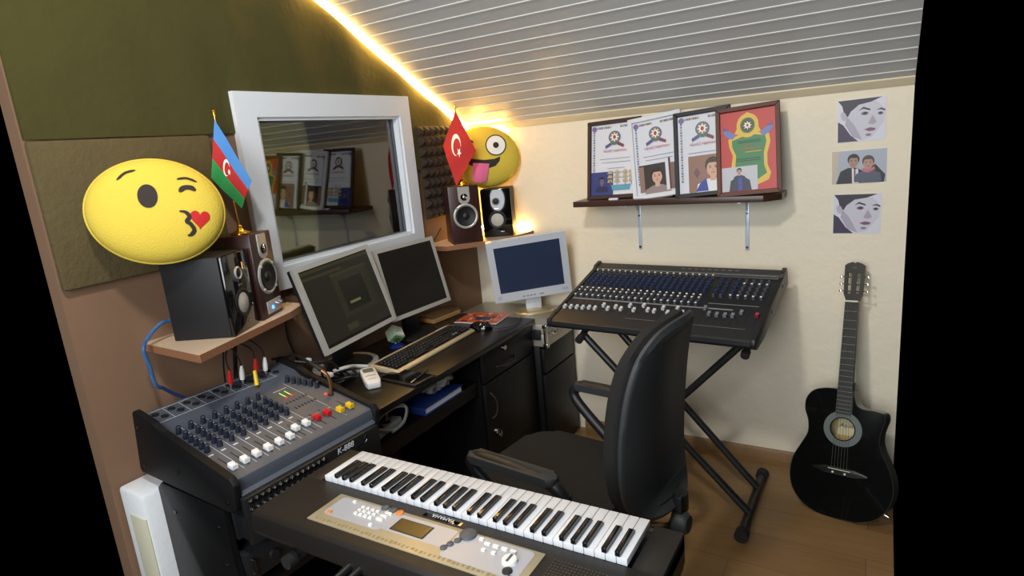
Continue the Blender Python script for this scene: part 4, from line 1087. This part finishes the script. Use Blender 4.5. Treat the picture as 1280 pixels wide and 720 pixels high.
# headstock with two slots, from bars
mb = MB(M_neck)
Hk = [(-.0235, .865), (-.034, .895), (-.036, 1.008), (-.026, 1.016), (-.008, 1.022), (0, 1.018), (.008, 1.022), (.026, 1.016), (.036, 1.008), (.034, .895), (.0235, .865)]
mb.prism([(-.0235, .865), (.0235, .865), (.034, .893), (-.034, .893)], .0, .016); mb.prism([(-.036, .978), (.036, .978), (.036, 1.008), (.026, 1.016), (.008, 1.022), (0, 1.017), (-.008, 1.022), (-.026, 1.016), (-.036, 1.008)], 0, .016)
mb.prism([(-.034, .892), (-.023, .892), (-.024, .979), (-.036, .979)], 0, .016); mb.prism([(.023, .892), (.034, .892), (.036, .979), (.024, .979)], 0, .016); mb.prism([(-.008, .892), (.008, .892), (.008, .979), (-.008, .979)], 0, .016)
hs = mb.build('headstock', gt)
text('headstock_emblem', 'W', .016, M_dim, hs, Matrix.Translation((0, -.0006, .998)) @ FRONT, ext=.0003)
for s in (-1, 1):
    for z in (.905, .933, .962):
        mb = MB(M_chrome); mb.cyl((s*.008, .008, z), (s*.024, .008, z), .004, seg=10); mb.cyl((s*.034, .008, z), (s*.044, .008, z), .0025, seg=8); mb.box((s*.049, .008, z), (.009, .006, .013), .003); mb.build('tuning_peg', hs)
mb = MB(mat('black bridge', '#121110', .35)); mb.prism([(-.10, .180), (-.05, .172), (.05, .172), (.10, .180), (.10, .188), (.05, .200), (-.05, .200), (-.10, .188)], -.008, -.0012, bev=.002); br_ = mb.build('bridge', gt)
mb = MB(mat('bone saddle', '#d9d5c6', .4)); mb.b2((-.04, -.0115, .191), (.04, -.007, .1935)); mb.build('saddle', br_)
mb = MB(mat('bridge pin', '#e6e2d4', .3))
for x in (-.022, .022): mb.cyl((x, -.008, .180), (x, -.012, .180), .004, seg=10)
mb.build('bridge_pin', br_)
mb = MB(mat('string metal', '#77776c', .35, .7))
for k in range(6):
    mb.cyl((-.028+.0112*k, -.0115, .192), (-.018+.0072*k, -.0138, .862), .0006, seg=5)
mb.build('strings', gt)
mb = MB(M_chrome); mb.cyl((.155, .04, .055), (.172, .04, .048), .006, .005, 12); mb.build('strap_button', gt)

# ---------------------------------------------------------------- wall shelf with framed certificates
ws = empty('wall_shelf', (-.812, 2.79, 1.262)); tag(ws, 'dark walnut wall shelf on two white brackets holding framed certificates', 'shelf')
o = (-.812, 2.79, 1.262)
mb = MB(M_darkwood); mb.prism([(-1.275, 2.69), (-.42, 2.69), (-.358, 2.755), (-.358, 2.898), (-1.275, 2.898)], 1.262, 1.288, lambda x, y, t: (x-o[0], y-o[1], t-o[2]), .002); mb.build('shelf_board', ws)
M_brk = mat('white steel', '#ccd6e2', .35, .2)
for x in (-1.02, -.52):
    mb = MB(M_brk)
    mb.b2((x-.009-o[0], 2.894-o[1], 1.022-o[2]), (x+.009-o[0], 2.899-o[1], 1.262-o[2]), .001); mb.b2((x-.009-o[0], 2.70-o[1], 1.256-o[2]), (x+.009-o[0], 2.899-o[1], 1.2615-o[2]), .001)
    mb.prism([(2.894, 1.20), (2.894, 1.24), (2.86, 1.257), (2.82, 1.257)], x-.003-o[0], x+.003-o[0], lambda y, z, t: (t, y-o[1], z-o[2]))
    b1 = mb.build('bracket', ws)
    mb = MB(M_dim); mb.cyl((x-o[0], 2.894-o[1], 1.036-o[2]), (x-o[0], 2.890-o[1], 1.036-o[2]), .006, seg=10); mb.cyl((x-o[0], 2.894-o[1], 1.19-o[2]), (x-o[0], 2.890-o[1], 1.19-o[2]), .005, seg=10); mb.build('screw', b1)

def face(p, cx, cz, s, skin, hair, shirt, bg=None, turn=0):
    """plain generic head and shoulders, s = head height"""
    p.pg(P_col(shirt), [(cx-.95*s, cz-1.5*s), (cx-.85*s, cz-.85*s), (cx-.3*s, cz-.6*s), (cx+.3*s, cz-.6*s), (cx+.85*s, cz-.85*s), (cx+.95*s, cz-1.5*s)])
    p.rc(P_col(skin), cx-.16*s, cz-.72*s, cx+.16*s, cz-.2*s)
    p.el(P_col(hair), cx, cz+.14*s, .43*s, .46*s)
    p.el(P_col(skin), cx+turn*.04*s, cz-.05*s, .34*s, .45*s)
    p.pg(P_col(hair), [(cx-.38*s, cz+.1*s), (cx-.34*s, cz+.38*s), (cx, cz+.54*s), (cx+.36*s, cz+.38*s), (cx+.38*s, cz+.1*s), (cx+.26*s, cz+.26*s), (cx-.2*s, cz+.28*s)])
    for q in (-1, 1):
        p.rc(P_col(hair), cx+q*.15*s-.08*s+turn*.06*s, cz+.07*s, cx+q*.15*s+.08*s+turn*.06*s, cz+.105*s)
        p.el(P_col('#1b1514'), cx+q*.15*s+turn*.06*s, cz+.0*s, .045*s, .03*s, n=10)
    p.pg(P_col('#b08a72'), [(cx+turn*.08*s-.03*s, cz-.16*s), (cx+turn*.08*s+.05*s, cz-.16*s), (cx+turn*.08*s+.02*s, cz-.02*s)])
    p.rc(P_col('#8e4a44'), cx-.09*s+turn*.05*s, cz-.29*s, cx+.09*s+turn*.05*s, cz-.25*s)
def emblem(p, cx, cz, s, tone=0):
    p.pg(P_col('#56548c'), [(cx-1.6*s, cz-1.3*s), (cx-.5*s, cz-.7*s), (cx-.4*s, cz-1.2*s), (cx-1.5*s, cz-1.75*s)]); p.pg(P_col('#7a3d4a'), [(cx+1.6*s, cz-1.3*s), (cx+.5*s, cz-.7*s), (cx+.4*s, cz-1.2*s), (cx+1.5*s, cz-1.75*s)])
    p.el(P_col('#4f7d50'), cx, cz-.85*s, .6*s, .4*s)
    p.el(P_col('#57507c'), cx, cz, s, s); p.el(P_col('#6f7f76'), cx, cz, .86*s, .86*s)
    p.pg(P_col('#f1e6da'), [(cx+s*(.82 if i % 2 == 0 else .42)*math.sin(PI*i/8), cz+s*(.82 if i % 2 == 0 else .42)*math.cos(PI*i/8)) for i in range(16)])
    p.el(P_col('#a8323a'), cx, cz, .24*s, .32*s)
def cert(p, w, h):
    p.rc(M_paper, -w/2, -h/2, w/2, h/2)
    G, Bl, Pu = P_col('#b39a5c'), P_col('#5b6fa8'), P_col('#7c6a98')
    for q in range(18):
        x = -w/2+.028+q*(w-.04)/18
        if not 7 <= q <= 10: p.rc((G, Bl, P_col('#7d7254'))[q % 3], x, h/2-.020, x+.0085, h/2-.010)
    for q in range(22):
        z = h/2-.03-q*.012
        if z < -h/2+.02: break
        p.rc((Bl, Pu, G)[q % 3], -w/2+.010, z-.008, -w/2+.018, z); p.rc((Bl, Pu, G)[q % 3], w/2-.018, z-.008, w/2-.010, z)
    p.el(Pu, -w/2+.016, h/2-.018, .012, .012)
    emblem(p, .002, h*.31, h*.088)
    for k, (ln, z) in enumerate(((.7, -.01), (.62, -.027), (.36, -.055), (.3, -.075), (.5, -.10))):
        p.rc(P_col('#8b93a8'), -w*ln/2+.01, h*.04+z-.0012, w*ln/2+.01, h*.04+z+.0012)
def frame(pos, w, h, bw_, m, label, yaw, lean, roll, art, title=True):
    t = empty('picture_frame', pos, yaw, lean, roll); tag(t, label, 'picture frame', 'framed certificates on the wall shelf')
    mb = MB(m)
    Z = h/2
    O = [(-w/2, 0), (w/2, 0), (w/2, h), (-w/2, h)]; I = [(-w/2+bw_, bw_), (w/2-bw_, bw_), (w/2-bw_, h-bw_), (-w/2+bw_, h-bw_)]
    for k in range(4): mb.prism([O[k], O[(k+1) % 4], I[(k+1) % 4], I[k]], -.014, .0, bev=.0015, seg=1)
    mb.build('moulding', t)
    mb = MB(mat('frame backing', '#4d3a2c', .8)); mb.b2((-w/2+.004, -.002, .004), (w/2-.004, .0035, h-.004)); mb.build('backing', t)
    p = Print().start(-.0022); p.M = Matrix.Translation((0, 0, h/2)); art(p, w-2*bw_, h-2*bw_); p.build('certificate', t, recalc=False)
    if title: text('title_lettering', 'FƏXRİ FƏRMAN', .016, mat('rose ink', '#b4606e', .6), t, Matrix.Translation((.004, -.0062, h/2+h*.105)) @ FRONT, ext=.0001)
    return t
def art1(p, w, h):
    cert(p, w, h)
    p.rc(P_col('#2c3a7d'), -w/2, -h/2, -w*.02, -h*.17)
    face(p, -w*.26, -h*.30, h*.105, '#6d5a6c', '#171b3c', '#1d2558')
    x = w*.16; z = -h*.40
    p.pg(P_col('#5b9cb8'), [(-w*.06, z+.012), (w*.36, z+.014), (w*.33, z-.012), (-w*.03, z-.012)])
    for q in (-.055, -.02, .02, .05):
        p.rc(P_col('#6b5236'), x+q-.001, z+.01, x+q+.001, z+.085)
        for r_ in (.025, .045, .065): p.pg(P_col('#b5a27c'), [(x+q-.014, z+r_), (x+q+.012, z+r_), (x+q+.009, z+r_+.014), (x+q-.010, z+r_+.014)])
    p.pg(P_col('#6b5236'), [(-w*.06, z+.012), (-w*.10, z+.04), (-w*.09, z+.042), (-w*.03, z+.013)])
def art2(p, w, h):
    cert(p, w, h)
    p.rc(P_col('#2a2220'), -w*.42, -h*.47, w*.18, -h*.10); p.rc(P_col('#8d6f62'), -w*.42, -h*.47, -w*.31, -h*.12)
    face(p, -w*.02, -h*.27, h*.2, '#cfa592', '#17110f', '#8d7f80')
    p.rc(P_col('#6e5a55'), w*.27, -h*.47, w*.42, -h*.12); p.rc(P_col('#5d1f22'), w*.25, -h*.47, w*.29, -h*.05)
    p.rc(M_paper, w*.18, -h*.48, w*.25, -h*.1)
def art3(p, w, h):
    cert(p, w, h)
    p.rc(P_col('#8d6a5c'), -w*.30, -h*.49, w*.49, -h*.03); p.pg(P_col('#6a4a5c'), [(-w*.2, -h*.25), (-w*.13, -h*.18), (-w*.06, -h*.25), (-w*.12, -h*.32)])
    face(p, w*.20, -h*.20, h*.23, '#c9a58c', '#3a2a20', '#dfe0e4'); p.pg(P_col('#2c3f9a'), [(-w*.16, -h*.49), (-w*.06, -h*.38), (w*.06, -h*.33), (w*.10, -h*.49)])
    p.pg(P_col('#2a1d18'), [(w*.30, -h*.27), (w*.42, -h*.33), (w*.40, -h*.37), (w*.28, -h*.30)])
def art4(p, w, h):
    p.rc(P_col('#b8342c'), -w/2, -h/2, w/2, h/2)
    Y = P_col('#d6b23a')
    p.pg(Y, [(-w*.36, h*.16), (-w*.10, h*.22), (w*.10, h*.22), (w*.38, h*.18), (w*.40, h*.08), (w*.34, -h*.06), (w*.34, -h*.20), (w*.40, -h*.30), (w*.36, -h*.38), (w*.10, -h*.45), (-w*.34, -h*.42), (-w*.34, -h*.30), (-w*.28, -h*.05), (-w*.34, h*.06)])
    p.pg(P_col('#2c7a45'), [(-w*.29, h*.14), (-w*.08, h*.18), (w*.10, h*.19), (w*.31, h*.16), (w*.33, h*.09), (w*.28, -h*.05), (w*.28, -h*.20), (w*.33, -h*.30), (w*.06, -h*.41), (-w*.27, -h*.40), (-w*.22, -h*.05), (-w*.29, h*.06)])
    p.el(Y, 0, h*.31, w*.20, h*.15); p.el(Y, 0, h*.40, w*.07, h*.07); p.pg(Y, [(-w*.24, h*.22), (0, h*.17), (w*.24, h*.22), (w*.16, h*.33), (-w*.16, h*.33)])
    p.el(P_col('#4b6a35'), 0, h*.31, w*.135, h*.098); p.el(P_col('#2f4a2c'), 0, h*.31, w*.11, h*.08)
    p.pg(P_col('#f1e6da'), [(w*.085*(1 if i % 2 == 0 else .5)*math.sin(PI*i/8), h*.31+w*.085*(1 if i % 2 == 0 else .5)*math.cos(PI*i/8)) for i in range(16)]); p.el(P_col('#a8323a'), 0, h*.31, w*.022, w*.03)
    for s in (-1, 1):
        p.pg(P_col('#5c78b4'), [(s*w*.22, h*.20), (s*w*.40, h*.30), (s*w*.46, h*.27), (s*w*.40, h*.20), (s*w*.28, h*.155)]); p.pg(P_col('#7c3f70'), [(s*w*.34, h*.27), (s*w*.44, h*.335), (s*w*.46, h*.27)])
    for k, (a, b, z, c) in enumerate(((-.2, .22, .12, '#1b4a2c'), (-.18, .24, .10, '#1b4a2c'), (-.12, .1, .065, '#8c4a2c'), (-.2, .24, .02, '#9a5a30'), (-.05, .24, -.02, '#c0943a'), (-.22, .22, -.10, '#1b4a2c'), (-.22, .22, -.125, '#1b4a2c'))):
        p.rc(P_col(c), w*a, h*z-.002, w*b, h*z+.002)
    p.rc(P_col('#b9bcc4'), -w*.49, -h*.49, w*.16, -h*.19)
    face(p, -w*.17, -h*.25, h*.075, '#b58f80', '#15151c', '#20263f'); p.pg(P_col('#20263f'), [(-w*.36, -h*.49), (-w*.33, -h*.36), (-w*.2, -h*.31), (-w*.1, -h*.31), (w*.02, -h*.37), (w*.05, -h*.49)]); p.rc(P_col('#2a3f9c'), -w*.19, -h*.48, -w*.12, -h*.33)
M_f1 = grain_wood('dark brown frame', '#2a1512', '#3b1f1a', .5); M_f4 = grain_wood('reddish walnut frame', '#4a2415', '#63351f', .55)
frame((-1.098, 2.776, 1.2885), .268, .372, .018, M_f1, 'dark brown framed certificate with a ship picture, leftmost on the shelf', 0, -12.5, -1.5, art1)
frame((-.870, 2.758, 1.290), .245, .375, .020, mat('white frame', '#d9dde4', .35), 'white framed certificate with portrait, second from the left on the shelf', 0, -12.5, -6.5, art2)
frame((-.668, 2.740, 1.289), .245, .376, .018, mat('black frame', '#0b0d14', .5), 'black framed certificate with a portrait, beside the red one on the shelf', 0, -12.5, -4, art3)
frame((-.480, 2.722, 1.289), .254, .372, .018, M_f4, 'walnut framed red and green certificate, rightmost on the shelf', 0, -12.5, -3.5, art4, False)
er = MB(M_paper); er.box((-1.075, 2.71, 1.2935), (.045, .018, .010), .003); tag(er.build('eraser'), 'small white eraser on the shelf edge before the leftmost frame', 'eraser')

# ---------------------------------------------------------------- photos stuck to the wall
def wallphoto(pts, label, art):
    x0, x1, z0, z1 = pts
    t = empty('photo_print', ((x0+x1)/2, YB-.0012, (z0+z1)/2), 0, 0, label[1]); tag(t, label[0], 'photo', 'photo prints stuck to the wall')
    mb = MB(M_paper); mb.b2((-(x1-x0)/2, -.0006, -(z1-z0)/2), ((x1-x0)/2, .0006, (z1-z0)/2)); mb.build('sheet', t)
    p = Print().start(-.0007); art(p, x1-x0, z1-z0); p.build('image', t, recalc=False)
def closeup(p, w, h):
    p.rc(P_col('#d6d6e2'), -w/2, -h/2, w/2, h/2)
    sk = '#c9c6d2'; hr_ = '#2a2030'
    p.pg(P_col(sk), [(-w*.28, h*.36), (w*.30, h*.42), (w*.49, h*.2), (w*.46, -h*.1), (w*.22, -h*.42), (w*.0, -h*.48), (-w*.18, -h*.38), (-w*.34, -h*.08)])
    p.pg(P_col('#aaa4b6'), [(-w*.30, h*.1), (-w*.16, -h*.08), (-w*.05, -h*.30), (w*.02, -h*.47), (-w*.18, -h*.38), (-w*.34, -h*.08)])
    p.pg(P_col(hr_), [(-w*.49, h*.49), (w*.42, h*.49), (w*.2, h*.40), (-w*.05, h*.36), (-w*.22, h*.22), (-w*.28, h*.10), (-w*.36, h*.16), (-w*.40, h*.36)])
    p.el(P_col('#b7b0be'), -w*.37, h*.12, w*.06, h*.11, 15)
    p.pg(P_col('#3a2a48'), [(-w*.49, -h*.49), (-w*.49, h*.0), (-w*.38, -h*.08), (-w*.22, -h*.34), (-w*.06, -h*.49)])
    p.pg(P_col(hr_), [(-w*.06, h*.22), (w*.04, h*.30), (w*.18, h*.24), (w*.18, h*.20), (w*.04, h*.255)]); p.pg(P_col(hr_), [(w*.30, h*.20), (w*.40, h*.24), (w*.48, h*.20), (w*.48, h*.16), (w*.40, h*.20)])
    p.el(P_col('#6c5a6a'), w*.07, h*.145, w*.075, h*.04); p.el(P_col('#1d161f'), w*.08, h*.15, w*.035, h*.032); p.el(P_col('#6c5a6a'), w*.39, h*.115, w*.055, h*.035); p.el(P_col('#1d161f'), w*.39, h*.12, w*.03, h*.028)
    p.pg(P_col('#a89cac'), [(w*.23, h*.10), (w*.32, -h*.08), (w*.24, -h*.13), (w*.14, -h*.10)])
    p.pg(P_col('#7a4e60'), [(w*.06, -h*.23), (w*.18, -h*.19), (w*.30, -h*.22), (w*.27, -h*.27), (w*.16, -h*.28)]); p.el(P_col('#80748a'), w*.15, -h*.36, w*.06, h*.03)
def couple(p, w, h):
    p.rc(P_col('#aab2bf'), -w/2, -h/2, w/2, h/2)
    p.pg(P_col('#c4b7a6'), [(-w/2, -h/2), (-w*.42, -h/2), (-w*.36, h*.5), (-w/2, h*.5)])
    p.pg(P_col('#17161b'), [(w*.05, -h*.5), (w*.1, -h*.1), (w*.3, h*.05), (w*.48, -h*.28), (w*.46, -h*.5)])
    face(p, -w*.10, h*.17, h*.38, '#a98270', '#15110f', '#1b1b20'); p.pg(P_col('#1b1b20'), [(-w*.42, -h*.5), (-w*.34, -h*.12), (-w*.2, -h*.02), (w*.0, -h*.04), (w*.02, -h*.5)]); p.pg(P_col('#d8d4da'), [(-w*.12, -h*.5), (-w*.13, -h*.02), (-w*.07, -h*.08), (-w*.01, -h*.04), (w*.0, -h*.5)]); p.rc(P_col('#5a2030'), -w*.085, -h*.45, -w*.06, -h*.06)
    face(p, w*.17, h*.10, h*.38, '#b58c78', '#4d3526', '#4c5266'); p.pg(P_col('#4c5266'), [(w*.0, -h*.5), (w*.04, -h*.2), (w*.14, -h*.1), (w*.28, -h*.12), (w*.36, -h*.25), (w*.36, -h*.5)]); p.pg(P_col('#c06a7c'), [(w*.04, -h*.12), (w*.16, -h*.20), (w*.30, -h*.10), (w*.28, -h*.02), (w*.17, -h*.10), (w*.08, -h*.04)])
wallphoto((-.172, -.004, 1.470, 1.636), ('glossy close up portrait print, top photo of three on the wall', -1.2), closeup)
wallphoto((-.187, .006, 1.304, 1.436), ('colour print of two seated people, middle photo on the wall', -1), couple)
wallphoto((-.178, -.006, 1.096, 1.260), ('matt close up portrait print, bottom photo of three on the wall', 0), closeup)

# ---------------------------------------------------------------- loose cables on the left wall
t = empty('blue_cable', (-1.955, 1.03, 1.10)); tag(t, 'blue braided cable looping down beside the left speaker shelf', 'cable')
mb = MB(grain_wood('blue braided sleeve', '#0b1f55', '#4f83bd', .4, (60, 60, 25)))
mb.tube([(.018, .055, .02), (.018, .0, .03), (.03, -.06, .0), (.04, -.085, -.03), (.03, -.075, -.09), (.03, -.07, -.15), (.02, -.05, -.17)], .006, 8, 8); mb.build('braided_sleeve', t)
mb = MB(mat('navy cord', '#1b2f5e', .4)); mb.tube([(.02, -.05, -.168), (.02, -.02, -.20), (.03, .02, -.24), (.05, .05, -.30)], .0055, 8, 8); mb.build('cord', t)
mb = MB(M_bcord); mb.tube([(-1.88, 1.485, 1.035), (-1.955, 1.50, 1.00), (-1.985, 1.515, .92), (-1.985, 1.54, .82), (-1.98, 1.555, .755)], .004, 8, 8); tag(mb.build('speaker_wire'), 'thin black wire running down the brown wall from the left shelf', 'cable')
mb = MB(M_bcord); mb.tube([(-1.875, 1.43, 1.092), (-1.90, 1.49, 1.085), (-1.95, 1.54, 1.09), (-1.98, 1.62, 1.06)], .0028, 8, 8); tag(mb.build('audio_lead'), 'thin black lead from the lit speaker panel to behind the first monitor', 'cable')
mb = MB(M_bcord); mb.tube([(-1.985, 2.44, 1.124), (-1.985, 2.50, 1.14), (-1.98, 2.56, 1.19)], .003, 8, 8); tag(mb.build('corner_wire'), 'short black wire behind the corner wood speaker', 'cable')

# ---------------------------------------------------------------- light
def area(name, loc, target, size, power, col=(1, 1, 1)):
    l = bpy.data.lights.new(name, 'AREA'); l.energy = power; l.size = size; l.color = col; l.shape = 'DISK'
    ob = bpy.data.objects.new(name, l); C.objects.link(ob); ob.location = loc
    ob.rotation_euler = (Vector(target)-Vector(loc)).to_track_quat('-Z', 'Y').to_euler(); return ob
l = bpy.data.lights.new('ceiling_lamp', 'POINT'); l.energy = 112; l.shadow_soft_size = .10; l.color = (1, .97, .92)
lo = bpy.data.objects.new('ceiling_lamp', l); C.objects.link(lo); lo.location = (-.75, .35, 2.75)
area('room_fill', (-.4, -1.2, 1.85), (-.9, 2.2, 1.1), 1.8, 95, (.93, .97, 1))
l = bpy.data.lights.new('booth_fill', 'POINT'); l.energy = 15; l.shadow_soft_size = .1; l.color = (1, .9, .6)  # added unseen fill that brightens the booth behind the glass
lo = bpy.data.objects.new('booth_fill', l); C.objects.link(lo); lo.location = (-2.25, 1.75, 2.1)
w = bpy.data.worlds.new('World'); bpy.context.scene.world = w; w.use_nodes = True
w.node_tree.nodes['Background'].inputs[0].default_value = (0, 0, 0, 1)

# ---------------------------------------------------------------- camera
X = Vector((1292, 61, -770)).normalized(); Y = Vector((469, -220, 770)); Y = (Y-X*Y.dot(X)).normalized(); Z = Y.cross(X)
if Z.y > 0: Z = -Z
# rows X,Y,Z: world axes expressed in image axes (right, down, forward)
right = Vector((X.x, Y.x, Z.x)); down = Vector((X.y, Y.y, Z.y)); fwd = Vector((X.z, Y.z, Z.z))
cam = bpy.data.cameras.new('camera'); co = bpy.data.objects.new('camera', cam); C.objects.link(co)
m = Matrix((right, -down, -fwd)).transposed().to_4x4(); m.translation = (0, 0, .543*2.9); co.matrix_world = m
cam.sensor_width = 36; cam.lens = 36*770/1280; cam.clip_start = .02
sc = bpy.context.scene; sc.camera = co
sc.view_settings.view_transform = 'Standard'; sc.view_settings.look = 'None'; sc.view_settings.exposure = -.28; sc.view_settings.gamma = 1; sc.view_settings.use_curve_mapping = False
